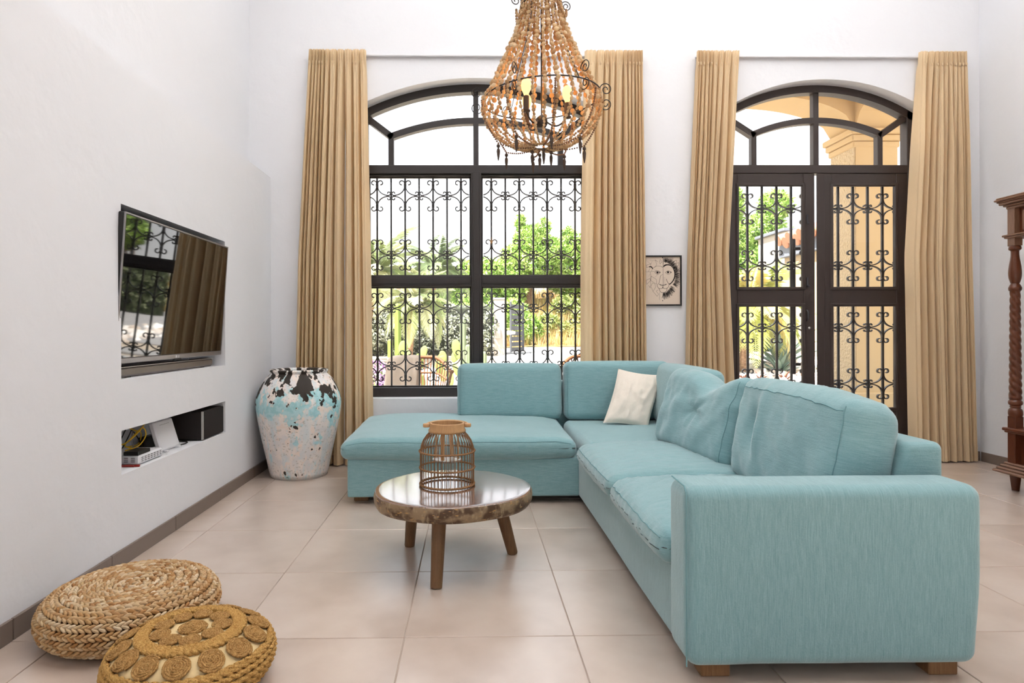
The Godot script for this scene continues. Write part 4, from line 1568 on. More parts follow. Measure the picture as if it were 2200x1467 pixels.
# ------------------------------------------------------------------ television, niche things
func build_media() -> void:
	var tv := thing("television", Vector3(-1.610, 1.288, -3.480), "large flat television tilted forward in its wall niche, reflecting the window", "television")
	tv.rotation.z = -0.071
	var b := MB.new()
	b.box(Vector3(-0.018, 0, 0), Vector3(0.03, 0.704, 1.211), 0.005)
	put("case", b.mesh(), M.black, tv)
	b = MB.new()
	b.box(Vector3(-0.06, -0.05, 0), Vector3(0.06, 0.4, 0.8), 0.02)
	put("back_cover", b.mesh(), M.black, tv)
	b = MB.new()
	b.box(Vector3(-0.001, 0.0065, 0), Vector3(0.004, 0.668, 1.190), 0.001)
	put("screen", b.mesh(), M.screen, tv)
	b = MB.new()
	b.box(Vector3(-0.002, 0.3465, 0), Vector3(0.008, 0.009, 1.213), 0.002)
	b.box(Vector3(-0.002, -0.342, 0), Vector3(0.008, 0.026, 1.213), 0.003)
	for s in [-1.0, 1.0]: b.box(Vector3(-0.002, 0, s * 0.602), Vector3(0.008, 0.70, 0.008), 0.002)
	put("bezel", b.mesh(), M.bezel, tv)
	b = MB.new()
	b.box(Vector3(0.0, -0.357, 0), Vector3(0.012, 0.010, 0.085), 0.004)
	put("sensor_housing", b.mesh(), M.black, tv)
	var tx := TextMesh.new()
	tx.text = "LG"
	tx.font_size = 16
	tx.pixel_size = 0.0011
	tx.depth = 0.001
	put("logo_letters", tx, M.white_plastic, tv, Transform3D(Basis(Vector3.UP, PI / 2), Vector3(0.003, -0.342, -0.008)))
	var dot := MB.new()
	dot.lathe(PackedVector2Array([Vector2(0, 0), Vector2(0.008, 0), Vector2(0.008, 0.001), Vector2(0, 0.001)]), 16)
	put("logo_disc", dot.mesh(), M.white_plastic, tv, Transform3D(Basis(Vector3.BACK, -PI / 2), Vector3(0.0025, -0.342, 0.018)))

	var sb := thing("soundbar", Vector3(-1.70, 0.8615, -3.47), "long slim grey soundbar standing under the television", "soundbar")
	b = MB.new()
	b.box(Vector3(0, 0.028, 0), Vector3(0.078, 0.052, 1.11), 0.012)
	put("body", b.mesh(), M.bar, sb)
	b = MB.new()
	b.box(Vector3(0.038, 0.052, 0), Vector3(0.006, 0.004, 1.10), 0.001)
	put("trim_line", b.mesh(), M.silver, sb)
	for s in [-1.0, 1.0]: put("foot", box_mesh(Vector3(0.06, 0.004, 0.05)), M.black, sb, at(0, 0.002, s * 0.42))

	var sp := thing("subwoofer", Vector3(-1.735, 0.4205, -3.945), "dark box loudspeaker with a silver edge in the lower niche", "speaker")
	b = MB.new()
	b.box(Vector3(0, 0.091, 0), Vector3(0.20, 0.172, 0.315), 0.006)
	put("cabinet_body", b.mesh(), M.speaker, sp)
	b = MB.new()
	b.box(Vector3(0.104, 0.091, -0.004), Vector3(0.014, 0.170, 0.303), 0.006)
	put("front_grille", b.mesh(), M.speaker, sp)
	b = MB.new()
	b.box(Vector3(0.104, 0.091, 0.152), Vector3(0.014, 0.172, 0.009), 0.002)
	put("silver_strip", b.mesh(), M.silver, sp)
	for s in [-1.0, 1.0]: put("foot", box_mesh(Vector3(0.12, 0.006, 0.03)), M.black, sp, at(0, 0.003, s * 0.12))

	var ro := thing("router", Vector3(-1.685, 0.4205, -3.52), "upright white router leaning back beside the dark loudspeaker", "router")
	var tilt := Transform3D(Basis(Vector3.BACK, 0.30), Vector3.ZERO)
	b = MB.new()
	b.xf = tilt
	b.box(Vector3(-0.015, 0.092, 0), Vector3(0.032, 0.168, 0.215), 0.008)
	put("case", b.mesh(), M.white_plastic, ro)
	b = MB.new()
	b.xf = tilt
	for k in 11: b.box(Vector3(0.0015, 0.150, -0.05 + 0.010 * k), Vector3(0.002, 0.0025, 0.004))
	put("indicator_lights", b.mesh(), M.grey_plastic, ro)
	b = MB.new()
	for s in [-1.0, 1.0]: b.box(Vector3(-0.012, 0.005, s * 0.07), Vector3(0.05, 0.01, 0.024), 0.002)
	put("foot", b.mesh(), M.white_plastic, ro)

	var mo := thing("modem", Vector3(-1.745, 0.4205, -3.215), "flat white network box with vent slots in the lower niche", "modem")
	b = MB.new()
	b.box(Vector3(0, 0.026, 0), Vector3(0.205, 0.044, 0.235), 0.008)
	put("case", b.mesh(), M.white_plastic, mo)
	b = MB.new()
	for k in 7:
		for j in 3: b.box(Vector3(0.1025, 0.018 + 0.009 * j, -0.09 + 0.03 * k), Vector3(0.002, 0.003, 0.017))
	for k in 4:
		for j in 3: b.box(Vector3(0.07 - 0.034 * k, 0.018 + 0.009 * j, 0.1175), Vector3(0.020, 0.003, 0.002))
	put("vent_slots", b.mesh(), M.black, mo)
	for s in [-1.0, 1.0]: put("foot", box_mesh(Vector3(0.15, 0.005, 0.02)), M.black, mo, at(0, 0.0025, s * 0.09))
	b = MB.new()
	b.box(Vector3(0, 0.010, 0), Vector3(0.075, 0.019, 0.115), 0.003)
	var ad := put("adapter", b.mesh(), M.black)
	ad.position = Vector3(-1.685, 0.4685, -3.155)
	tag(ad, "small black adapter lying on the flat white network box", "adapter")
	b = MB.new()
	b.box(Vector3(0, 0.004, 0), Vector3(0.10, 0.008, 0.022), 0.002)
	b.box(Vector3(0.06, 0.005, 0), Vector3(0.025, 0.010, 0.012), 0.002)
	var rc := put("memory_stick", b.mesh(), M.red)
	rc.position = Vector3(-1.70, 0.4205, -3.07)
	tag(rc, "small red stick lying in front of the flat white network box", "memory stick")
	b = MB.new()
	b.tube(PackedVector3Array([Vector3(0, 0.0, 0), Vector3(0.0, 0.09, -0.002), Vector3(-0.002, 0.172, -0.004)]), [0.007, 0.0065, 0.004], 8)
	var an := put("antenna", b.mesh(), M.white_plastic)
	an.position = Vector3(-1.79, 0.4685, -3.19)
	tag(an, "thin white upright antenna behind the black adapter", "antenna")
	# cables
	var loops := [
		["cable", M.yellow, [Vector3(-1.80, 0.50, -2.99), Vector3(-1.79, 0.515, -3.10), Vector3(-1.76, 0.515, -3.18), Vector3(-1.73, 0.56, -3.25), Vector3(-1.74, 0.597, -3.34)], "yellow network cable arching over the flat white network box"],
		["cable", M.yellow, [Vector3(-1.75, 0.472, -3.26), Vector3(-1.77, 0.50, -3.20), Vector3(-1.75, 0.535, -3.22), Vector3(-1.74, 0.575, -3.31), Vector3(-1.74, 0.53, -3.345), Vector3(-1.76, 0.48, -3.31), Vector3(-1.78, 0.472, -3.22)], "looped yellow network cable next to the upright white router"],
		["cable", M.yellow, [Vector3(-1.80, 0.585, -3.27), Vector3(-1.79, 0.555, -3.34), Vector3(-1.80, 0.53, -3.41), Vector3(-1.82, 0.47, -3.42), Vector3(-1.82, 0.475, -3.30)], "yellow network cable running down behind the upright white router"],
		["cable", M.grey_plastic, [Vector3(-1.80, 0.43, -3.36), Vector3(-1.81, 0.50, -3.34), Vector3(-1.82, 0.58, -3.37)], "grey cable standing between the yellow cables"],
		["cable", M.black, [Vector3(-1.83, 0.43, -3.06), Vector3(-1.83, 0.52, -3.08), Vector3(-1.82, 0.55, -3.16), Vector3(-1.84, 0.48, -3.24), Vector3(-1.83, 0.57, -3.32), Vector3(-1.84, 0.60, -3.40)], "black power cable tangled at the back of the lower niche"],
		["cable", M.black, [Vector3(-1.80, 0.43, -3.44), Vector3(-1.82, 0.52, -3.40), Vector3(-1.84, 0.60, -3.30), Vector3(-1.85, 0.56, -3.20)], "black cable bent against the back of the lower niche beside the router"],
		["cable", M.black, [Vector3(-1.845, 0.44, -3.00), Vector3(-1.85, 0.50, -3.12), Vector3(-1.85, 0.44, -3.26), Vector3(-1.85, 0.52, -3.38), Vector3(-1.86, 0.60, -3.46)], "black cable winding low behind the flat white network box"],
		["cable", M.black, [Vector3(-1.69, 0.425, -3.64), Vector3(-1.685, 0.425, -3.69), Vector3(-1.70, 0.424, -3.74), Vector3(-1.76, 0.424, -3.76)], "short black cable between the router and the loudspeaker"],
	]
	for q in loops:
		var path := PackedVector3Array()
		var src: Array = q[2]
		for k in src.size() - 1:
			for i in 8:
				path.append((src[k] as Vector3).cubic_interpolate(src[k + 1], src[maxi(k - 1, 0)], src[mini(k + 2, src.size() - 1)], i / 8.0))
		path.append(src[-1])
		b = MB.new()
		b.tube(path, 0.0032, 6)
		tag(put(q[0], b.mesh(), q[1]), q[3], "cable", "cables in the lower niche")
	b = MB.new()
	b.box(Vector3(0, 0.035, 0), Vector3(0.04, 0.07, 0.12), 0.005)
	var ps := put("power_strip", b.mesh(), M.black)
	ps.position = Vector3(-1.845, 0.4205, -3.56)
	tag(ps, "black power strip at the back of the lower niche, behind the router", "power strip")


# ------------------------------------------------------------------ framed drawing
func dab(im: Image, p: Vector2, r: float, ink: Color, k: float) -> void:
	for y in range(int(p.y - r - 1), int(p.y + r + 2)):
		for x in range(int(p.x - r - 1), int(p.x + r + 2)):
			if x < 0 or y < 0 or x >= im.get_width() or y >= im.get_height(): continue
			var d := Vector2(x, y).distance_to(p)
			var a := clampf(r + 0.5 - d, 0.0, 1.0) * k
			if a > 0.0: im.set_pixel(x, y, im.get_pixel(x, y).lerp(ink, a))


func stroke(im: Image, pts: Array, r: float, ink: Color, k := 0.8, smooth := false) -> void:
	for i in pts.size() - 1:
		var a: Vector2 = pts[i]
		var b: Vector2 = pts[i + 1]
		var n := maxi(2, int(a.distance_to(b) / maxf(0.6, r * 0.6)))
		for j in n + 1:
			var f := float(j) / n
			var p := a.lerp(b, f)
			if smooth: p = a.cubic_interpolate(b, pts[maxi(i - 1, 0)], pts[mini(i + 2, pts.size() - 1)], f)
			dab(im, p, r, ink, k)


func build_picture() -> void:
	var t := thing("picture_frame", Vector3(1.577, 1.491, FLOOR_BACK + 0.001), "black framed drawing of a lion face, half geometric and half shaded", "picture")
	var hw := 0.1535
	var hh := 0.206
	var b := MB.new()
	b.box(Vector3(-hw + 0.006, 0, 0.009), Vector3(0.012, hh * 2, 0.018), 0.001)
	b.box(Vector3(hw - 0.006, 0, 0.009), Vector3(0.012, hh * 2, 0.018), 0.001)
	b.box(Vector3(0, hh - 0.006, 0.009), Vector3(hw * 2 - 0.022, 0.012, 0.018), 0.001)
	b.box(Vector3(0, -hh + 0.006, 0.009), Vector3(hw * 2 - 0.022, 0.012, 0.018), 0.001)
	put("frame", b.mesh(), M.black, t)
	# the drawing, traced on a grid of 814 x 1130 units
	var im := Image.create(407, 565, false, Image.FORMAT_RGB8)
	im.fill(S(214, 198, 182))
	var ink := S(34, 30, 30)
	var q := func(a: Array) -> Array:
		var o := []
		for k in range(0, a.size(), 2): o.append(Vector2((a[k] - 81.0) / 2.0, (a[k + 1] - 155.0) / 2.0))
		return o
	var r := RandomNumberGenerator.new()
	r.seed = 17
	# shaded mane on one side: tufts of short strokes that radiate from the face
	for k in 900:
		var a := deg_to_rad(r.randf_range(-88.0, 92.0))
		var d := r.randf_range(0.0, 1.0)
		var base := Vector2(500 + cos(a) * 265, 620 + sin(a) * 330)
		if a > 0.6: base = Vector2(500 + cos(a) * 200, 640 + sin(a) * 360)
		var len := r.randf_range(30, 120) * (1.0 if a < 0.5 else 1.15)
		var dir := Vector2(cos(a), sin(a)).rotated(r.randf_range(-0.35, 0.35))
		var p0 := base + dir * d * 40.0
		var p1 := p0 + dir * len
		p1.x = minf(p1.x, 892)
		stroke(im, q.call([p0.x, p0.y, (p0.x + p1.x) / 2 + 4, (p0.y + p1.y) / 2, p1.x, p1.y]), r.randf_range(0.5, 1.5), ink, r.randf_range(0.10, 0.34))
	for leaf in [[500, 340, 505, 240, 560, 195, 580, 240, 540, 300], [580, 250, 640, 205, 725, 190, 705, 250, 620, 270], [705, 330, 760, 260, 805, 235, 800, 300, 730, 350], [780, 360, 820, 310, 858, 295, 850, 360, 800, 400], [800, 480, 850, 470, 890, 480, 860, 520], [770, 440, 860, 420, 885, 430], [800, 560, 890, 570, 840, 610], [780, 700, 885, 760], [720, 800, 830, 885], [660, 900, 760, 980], [600, 960, 695, 1080], [560, 1000, 650, 1125], [510, 1000, 590, 1150], [490, 1020, 530, 1170]]:
		stroke(im, q.call(leaf), 1.4, ink, 0.6, true)
	# dark edge of the face
	for w in 5:
		stroke(im, q.call([505, 395 - w * 8, 545, 365 - w * 6, 600, 350 - w * 4, 670, 365 - w * 3, 725, 420, 755 + w * 4, 500, 762 + w * 4, 590, 740 + w * 4, 680, 690 + w * 4, 760, 635 + w * 4, 800 + w * 2]), 3.0, ink, 0.55, true)
	stroke(im, q.call([735, 405, 812, 405, 808, 440, 745, 420]), 4.0, ink, 0.8)
	# axis
	stroke(im, q.call([490, 175, 490, 900]), 1.2, ink, 0.75)
	for y in [172, 1192]: dab(im, (q.call([482, y]) as Array)[0], 5.5, ink, 0.95)
	# eyes
	for e in [[362, 526, 300, 430], [610, 520, 548, 692]]:
		stroke(im, q.call([e[2], 526, e[0] - 20, 492, e[0] + 25, 490, e[3], 520]), 1.6, ink, 0.8, true)
		stroke(im, q.call([e[2], 528, e[0] - 15, 566, e[0] + 25, 564, e[3], 522]), 1.3, ink, 0.7, true)
		dab(im, (q.call([e[0], e[1]]) as Array)[0], 13.0, ink, 0.95)
		dab(im, (q.call([e[3] - 20, e[1]]) as Array)[0], 6.0, ink, 0.8)
	# muzzle
	stroke(im, q.call([400, 800, 440, 815, 486, 820, 530, 812, 575, 800]), 2.2, ink, 0.8, true)
	stroke(im, q.call([410, 806, 445, 834, 486, 836, 535, 828, 575, 800]), 1.8, ink, 0.7, true)
	stroke(im, q.call([486, 836, 486, 890]), 2.2, ink, 0.8)
	dab(im, (q.call([484, 886]) as Array)[0], 6.0, ink, 0.9)
	stroke(im, q.call([350, 830, 372, 880, 400, 905, 450, 908, 486, 890, 530, 908, 580, 900, 620, 860, 632, 810]), 1.9, ink, 0.8, true)
	stroke(im, q.call([400, 912, 415, 960, 450, 995, 490, 1003, 540, 990, 575, 950, 585, 900]), 2.0, ink, 0.85, true)
	stroke(im, q.call([350, 830, 400, 770, 412, 690, 436, 600]), 1.6, ink, 0.7)
	stroke(im, q.call([568, 680, 590, 740, 628, 800]), 2.2, ink, 0.8, true)
	for y in [640, 672, 704, 740, 770]: stroke(im, q.call([495, y, 545, y + 12]), 0.8, ink, 0.4)
	# geometric side
	for g in [[490, 400, 430, 375, 340, 370, 262, 420, 190, 530, 210, 610, 195, 690, 205, 850, 255, 975, 318, 870], [215, 500, 300, 498, 340, 470], [436, 600, 486, 570], [215, 612, 335, 690, 340, 805, 205, 715, 215, 612], [95, 710, 180, 668, 205, 712, 105, 805, 95, 710], [205, 850, 245, 770, 300, 800, 318, 870], [330, 370, 340, 320, 310, 225, 370, 275], [425, 215, 470, 262, 425, 325, 408, 285, 425, 215], [215, 300, 190, 380, 110, 410, 105, 350, 200, 320], [150, 500, 185, 425, 225, 390], [95, 510, 190, 505], [150, 830, 195, 895, 180, 850], [262, 980, 350, 1090, 385, 1040, 330, 965, 375, 940], [410, 990, 408, 1175], [260, 420, 330, 370], [436, 600, 412, 690], [420, 370, 486, 405]]:
		stroke(im, q.call(g), 1.0, ink, 0.6)
	stroke(im, q.call([172, 390, 215, 390, 245, 430]), 6.0, ink, 0.9, true)
	for g in [[130, 260, 200, 330, 240, 250], [180, 235, 310, 240], [150, 620, 190, 560], [480, 300, 400, 250], [270, 450, 420, 520], [300, 640, 380, 560]]:
		stroke(im, q.call(g), 0.7, ink, 0.3)
	var pm := mat(Color.WHITE, 0.85, 0.25)
	pm.albedo_texture = ImageTexture.create_from_image(im)
	pm.texture_repeat = false
	var pr := MB.new()
	var x := hw - 0.011
	var y := hh - 0.011
	var p := PackedVector3Array([Vector3(-x, -y, 0.008), Vector3(x, -y, 0.008), Vector3(-x, y, 0.008), Vector3(x, y, 0.008)])
	pr.grid(p, 1, 1, false, false, false, PackedVector2Array([Vector2(0, 1), Vector2(1, 1), Vector2(0, 0), Vector2(1, 0)]))
	put("drawing", pr.mesh(), pm, t)
	put("backing", box_mesh(Vector3(hw * 2 - 0.02, hh * 2 - 0.02, 0.004)), M.black, t, at(0, 0, 0.004))


# ------------------------------------------------------------------ cabinet
func turned(pts: Array) -> PackedVector2Array:
	var o := PackedVector2Array()
	for k in pts.size() - 1:
		for i in 5:
			var p0: Array = pts[maxi(k - 1, 0)]
			var p3: Array = pts[mini(k + 2, pts.size() - 1)]
			var f := i / 5.0
			o.append(Vector2(maxf(0.0, cubic_interpolate(pts[k][0], pts[k + 1][0], p0[0], p3[0], f)), lerpf(pts[k][1], pts[k + 1][1], f)))
	o.append(Vector2(pts[-1][0], pts[-1][1]))
	return o


func build_cabinet() -> void:
	var t := thing("display_cabinet", Vector3(3.668, 0, -4.12), "dark carved wooden cabinet with barley-twist columns and a heavy cornice by the side wall", "cabinet")
	# local axes as in the room: x runs back to the wall, +z towards the camera
	var run := 1.3                      # length of the front
	var deep := 0.50
	for zc in [0.0, run]:
		for xc in ([0.0, deep - 0.06] as Array):
			var b := MB.new()
			b.box(Vector3(xc, 1.775, zc), Vector3(0.056, 0.262, 0.056), 0.002)
			put("upper_post", b.mesh(), M.oldwood, t)
			b = MB.new()
			b.box(Vector3(xc, 0.325, zc), Vector3(0.06, 0.345, 0.06), 0.003)
			put("lower_post", b.mesh(), M.mahogany, t)
			b = MB.new()
			b.tube(PackedVector3Array([Vector3(xc, 0.0, zc), Vector3(xc, 0.06, zc), Vector3(xc, 0.115, zc), Vector3(xc, 0.16, zc)]), [0.028, 0.036, 0.044, 0.040], 4)
			put("foot", b.mesh(), M.mahogany, t)
			if xc > 0.0: continue
			b = MB.new()
			b.lathe(turned([[0.022, 1.39], [0.026, 1.397], [0.034, 1.43], [0.036, 1.47], [0.031, 1.52], [0.024, 1.57], [0.0225, 1.60], [0.024, 1.612], [0.034, 1.620], [0.034, 1.636], [0.030, 1.645]]), 24, Vector3(xc, 0, zc))
			put("baluster", b.mesh(), M.mahogany, t)
			b = MB.new()
			b.lathe(turned([[0.024, 1.335], [0.034, 1.345], [0.036, 1.362], [0.030, 1.378], [0.023, 1.392]]), 24, Vector3(xc, 0, zc))
			put("turned_ring", b.mesh(), M.mahogany, t)
			b = MB.new()
			b.lathe(turned([[0.036, 0.497], [0.040, 0.515], [0.038, 0.54], [0.028, 0.557], [0.033, 0.562], [0.029, 0.568], [0.038, 0.58], [0.039, 0.597], [0.031, 0.61], [0.036, 0.616], [0.027, 0.628]]), 24, Vector3(xc, 0, zc))
			put("turned_ring", b.mesh(), M.mahogany, t)
			# twisted shaft: a section with four lobes that turns as it rises
			b = MB.new()
			var p := PackedVector3Array()
			var nh := 150
			for j in nh + 1:
				var f := float(j) / nh
				var y := lerpf(0.622, 1.345, f)
				var r0 := lerpf(0.036, 0.029, f)
				var ease := smoothstep(0.0, 0.03, f) * (1.0 - smoothstep(0.97, 1.0, f))
				for i in 33:
					var a := TAU * i / 32.0
					var lobe := absf(sin(a * 1.5 + f * 46.0))
					var rr := r0 * (1.0 - 0.22 * ease * (1.0 - pow(lobe, 0.6)))
					p.append(Vector3(xc + cos(a) * rr, y, zc - sin(a) * rr))
			b.grid(p, 32, nh, true)
			put("twisted_shaft", b.mesh(), M.mahogany, t)
	# cornice: stacked mouldings that step out
	var prof := [[1.895, 1.912, 0.004], [1.912, 1.925, 0.016], [1.925, 1.942, 0.032], [1.942, 1.952, 0.040], [1.952, 1.964, 0.050], [1.964, 1.976, 0.042]]
	for q in prof:
		var b := MB.new()
		var g: float = q[2]
		b.box(Vector3(0.5 * (deep - 0.06), (q[0] + q[1]) / 2, run / 2), Vector3(deep + 0.0 + g * 2, q[1] - q[0], run + 0.06 + g * 2), 0.005)
		put("cornice_moulding", b.mesh(), M.oldwood, t)
	for q in [[1.715, 0.020, 0.014], [1.703, 0.012, 0.010]]:
		var b := MB.new()
		b.box(Vector3(0.5 * (deep - 0.06), q[0], run / 2), Vector3(deep + q[1] * 2, 0.013, run + 0.06 + q[1] * 2), 0.004)
		put("rail_moulding", b.mesh(), M.oldwood, t)
	var fz := MB.new()
	fz.box(Vector3(0.014, 1.81, run / 2), Vector3(0.02, 0.17, run - 0.06), 0.003)
	put("frieze_panel", fz.mesh(), M.mahogany, t)
	for k in 3:
		var b := MB.new()
		var zc := 0.24 + k * 0.41
		for s in [-1.0, 1.0]:
			b.box(Vector3(0.0, 1.81 + s * 0.06, zc), Vector3(0.014, 0.014, 0.36), 0.004)
			b.box(Vector3(0.0, 1.81, zc + s * 0.173), Vector3(0.014, 0.13, 0.014), 0.004)
		put("frieze_frame", b.mesh(), M.oldwood, t)
	# lower box: ledge, carved panel, back
	var lg := MB.new()
	lg.box(Vector3(0.5 * (deep - 0.06), 0.408, run / 2), Vector3(deep + 0.045, 0.022, run + 0.105), 0.006)
	lg.box(Vector3(0.5 * (deep - 0.06), 0.392, run / 2), Vector3(deep + 0.025, 0.014, run + 0.085), 0.004)
	put("ledge_moulding", lg.mesh(), M.mahogany, t)
	var lp := MB.new()
	lp.box(Vector3(0.02, 0.285, run / 2), Vector3(0.016, 0.21, run - 0.05), 0.002)
	lp.box(Vector3(0.46, 0.285, run / 2), Vector3(0.016, 0.21, run - 0.05), 0.002)
	lp.box(Vector3(0.24, 0.285, 0.0), Vector3(0.40, 0.21, 0.016), 0.002)
	put("lower_panel", lp.mesh(), M.mahogany, t)
	for k in 3:
		var zc := 0.22 + k * 0.42
		var oct := PackedVector2Array()
		for i in 8:
			var a := TAU * (i + 0.5) / 8.0
			oct.append(Vector2(cos(a) * 0.17, sin(a) * 0.085))
		var b := MB.new()
		b.xf = Transform3D(Basis(Vector3.UP, -PI / 2), Vector3(0.012, 0.285, zc))
		b.strap(oct, 0.007, -0.004, 0.010, true)
		for i in 4:
			var a := TAU * i / 4.0
			b.blob(Transform3D(Basis.from_scale(Vector3(0.05 if i % 2 == 0 else 0.02, 0.016 if i % 2 == 0 else 0.03, 0.010)), Vector3(cos(a) * 0.06, sin(a) * 0.03, 0.002)), 8, 5)
		put("carved_medallion", b.mesh(), M.mahogany, t)
	for k in 4:
		var b := MB.new()
		b.box(Vector3(-0.108 + 0.027 * k, 0.132 + 0.0145 * k, run / 2), Vector3(0.030, 0.018, run + 0.10), 0.006)
		put("plinth_moulding", b.mesh(), M.oldwood, t)
	var bp := MB.new()
	bp.box(Vector3(0.20, 0.165, run / 2), Vector3(0.46, 0.02, run), 0.002)
	put("plinth_board", bp.mesh(), M.mahogany, t)


# ------------------------------------------------------------------ beaded chandelier
func build_chandelier() -> void:
	var t := thing("chandelier", Vector3(0.337, 0, -2.9), "basket chandelier of wooden bead strings with carved drops and lit bulbs", "chandelier")
	var r := RandomNumberGenerator.new()
	r.seed = 23
	var up := [Vector2(0.055, 2.86), Vector2(0.075, 2.72), Vector2(0.095, 2.60), Vector2(0.122, 2.48), Vector2(0.180, 2.345), Vector2(0.228, 2.245), Vector2(0.268, 2.165)]
	var down := [Vector2(0.272, 2.165), Vector2(0.279, 2.125), Vector2(0.262, 2.065), Vector2(0.215, 2.005), Vector2(0.15, 1.962), Vector2(0.085, 1.946), Vector2(0.035, 1.945)]
	var tones := [S(206, 176, 134), S(188, 154, 112), S(216, 190, 152), S(172, 136, 96), S(198, 166, 124)]
	var strings := 31
	for k in strings:
		var a := TAU * (k + r.randf_range(-0.15, 0.15)) / strings
		var dir := Vector3(cos(a), 0, -sin(a))
		for half in 2:
			var pts: Array = up if half == 0 else down
			var b := MB.new()
			b.colored = true
			var total := 0.0
			for i in pts.size() - 1: total += (pts[i + 1] as Vector2).distance_to(pts[i])
			var at_len := r.randf_range(0.0, 0.01)
			var cord := PackedVector3Array()
			for i in 17:
				var o: Array = outline(pts, i / 16.0)
				cord.append(dir * o[0].x + Vector3.UP * o[0].y)
			b.col = S(150, 116, 80).srgb_to_linear()
			b.tube(cord, 0.0018, 4)
			while at_len < total:
				var f := at_len / total
				var o: Array = outline(pts, f)
				var p = dir * o[0].x + Vector3.UP * o[0].y
				var q: Array = outline(pts, f + 0.01)
				var tang = (dir * (q[0].x - o[0].x) + Vector3.UP * (q[0].y - o[0].y)).normalized()
				if tang.length() < 0.5: tang = Vector3.DOWN
				var size: float
				var flat: float
				if half == 0:
					size = lerpf(0.0062, 0.0132, smoothstep(0.30, 0.55, f)) * r.randf_range(0.85, 1.12)
					flat = lerpf(0.9, 0.5, smoothstep(0.30, 0.5, f))
				else:
					size = lerpf(0.0115, 0.0060, smoothstep(0.05, 0.75, f)) * r.randf_range(0.85, 1.12)
					flat = lerpf(0.55, 0.85, smoothstep(0.1, 0.7, f))
				var side = tang.cross(dir.rotated(Vector3.UP, 0.4)).normalized().rotated(tang, r.randf_range(0.0, TAU))
				var third = side.cross(tang).normalized()
				b.col = (tones[r.randi() % tones.size()] as Color).lerp(tones[r.randi() % tones.size()], r.randf()).srgb_to_linear()
				p += Vector3(r.randf_range(-1, 1), 0, r.randf_range(-1, 1)) * 0.0022
				b.blob(Transform3D(Basis(side * size, tang * size * 0.94, third * size * flat), p), 8, 5)
				at_len += size * 1.86
			put("bead_string", b.mesh(), M.bead, t)
	# metal skeleton
	var ring := func(rad: float, y: float, thick: float, called: String, tilt := 0.0) -> void:
		var p := PackedVector3Array()
		for k in 64:
			var a := TAU * k / 64.0
			p.append(Vector3(cos(a) * rad, y + cos(a) * tilt, -sin(a) * rad))
		var b := MB.new()
		b.tube(p, thick, 6, true)
		put(called, b.mesh(), M.iron, t)
	ring.call(0.273, 2.167, 0.0032, "rim_ring", 0.012)
	ring.call(0.097, 2.60, 0.003, "crown_ring")
	ring.call(0.036, 1.945, 0.003, "base_ring")
	var b := MB.new()
	b.tube(PackedVector3Array([Vector3(0, 2.04, 0), Vector3(0, 2.9, 0)]), 0.0035, 8)
	b.tube(PackedVector3Array([Vector3(0, 2.9, 0), Vector3(0, CEIL_Y, 0)]), 0.004, 6)
	for k in 6:
		var a := TAU * k / 6.0
		b.tube(PackedVector3Array([Vector3(cos(a) * 0.273, 2.167 + cos(a) * 0.012, -sin(a) * 0.273), Vector3(cos(a) * 0.19, 2.33, -sin(a) * 0.19), Vector3(cos(a) * 0.12, 2.48, -sin(a) * 0.12), Vector3(cos(a) * 0.097, 2.6, -sin(a) * 0.097), Vector3(cos(a) * 0.02, 2.88, -sin(a) * 0.02)]), 0.0022, 5)
	b.lathe(PackedVector2Array([Vector2(0.0, 2.035), Vector2(0.020, 2.035), Vector2(0.028, 2.05), Vector2(0.028, 2.075), Vector2(0.012, 2.09), Vector2(0.0, 2.09)]), 16)
	put("stem", b.mesh(), M.iron, t)
	b = MB.new()
	b.lathe(PackedVector2Array([Vector2(0.0, CEIL_Y - 0.07), Vector2(0.05, CEIL_Y - 0.055), Vector2(0.06, CEIL_Y - 0.002), Vector2(0.0, CEIL_Y - 0.001)]), 20)
	put("ceiling_rose", b.mesh(), M.iron, t)
	# scrolls on the rim and the crown
	for k in 6:
		var a := TAU * k / 6.0 + 0.02
		var dir := Vector3(cos(a), 0, -sin(a))
		var sc := MB.new()
		for s in [1.0, -1.0]:
			var p := PackedVector3Array()
			for i in 34:
				var f := i / 33.0
				var th := PI + f * deg_to_rad(560.0)
				var rr := lerpf(0.030, 0.006, f)
				p.append(dir * (0.274 + 0.030 + cos(th) * rr) + Vector3.UP * (2.170 + cos(a) * 0.012 + s * (0.008 + 0.026 - sin(th) * rr * 1.05 - 0.0)))
			sc.tube(p, 0.0024, 5)
		put("rim_scroll", sc.mesh(), M.iron, t)
	for k in 6:
		var a := TAU * (k + 0.2) / 6.0
		var dir := Vector3(cos(a), 0, -sin(a))
		var p := PackedVector3Array()
		for i in 34:
			var f := i / 33.0
			var th := PI + f * deg_to_rad(600.0)
			var rr := lerpf(0.026, 0.005, f)
			p.append(dir * (0.098 + 0.026 + cos(th) * rr) + Vector3.UP * (2.615 - sin(th) * rr))
		var sc := MB.new()
		sc.tube(p, 0.0022, 5)
		put("crown_scroll", sc.mesh(), M.iron, t)
	# rope swags under the crown and drop pendants on bead lines below the rim
	for k in 6:
		var a0 := TAU * k / 6.0
		var a1 := TAU * (k + 1) / 6.0
		var p := PackedVector3Array()
		for i in 17:
			var f := i / 16.0
			var a := lerpf(a0, a1, f)
			p.append(Vector3(cos(a) * 0.117, 2.585 - sin(PI * f) * 0.055, -sin(a) * 0.117))
		var sb := MB.new()
		sb.colored = true
		sb.col = S(180, 144, 104).srgb_to_linear()
		for q in p: sb.blob(Transform3D(Basis.from_scale(Vector3(0.0062, 0.0062, 0.0062)), q), 6, 4)
		put("bead_swag", sb.mesh(), M.bead, t)
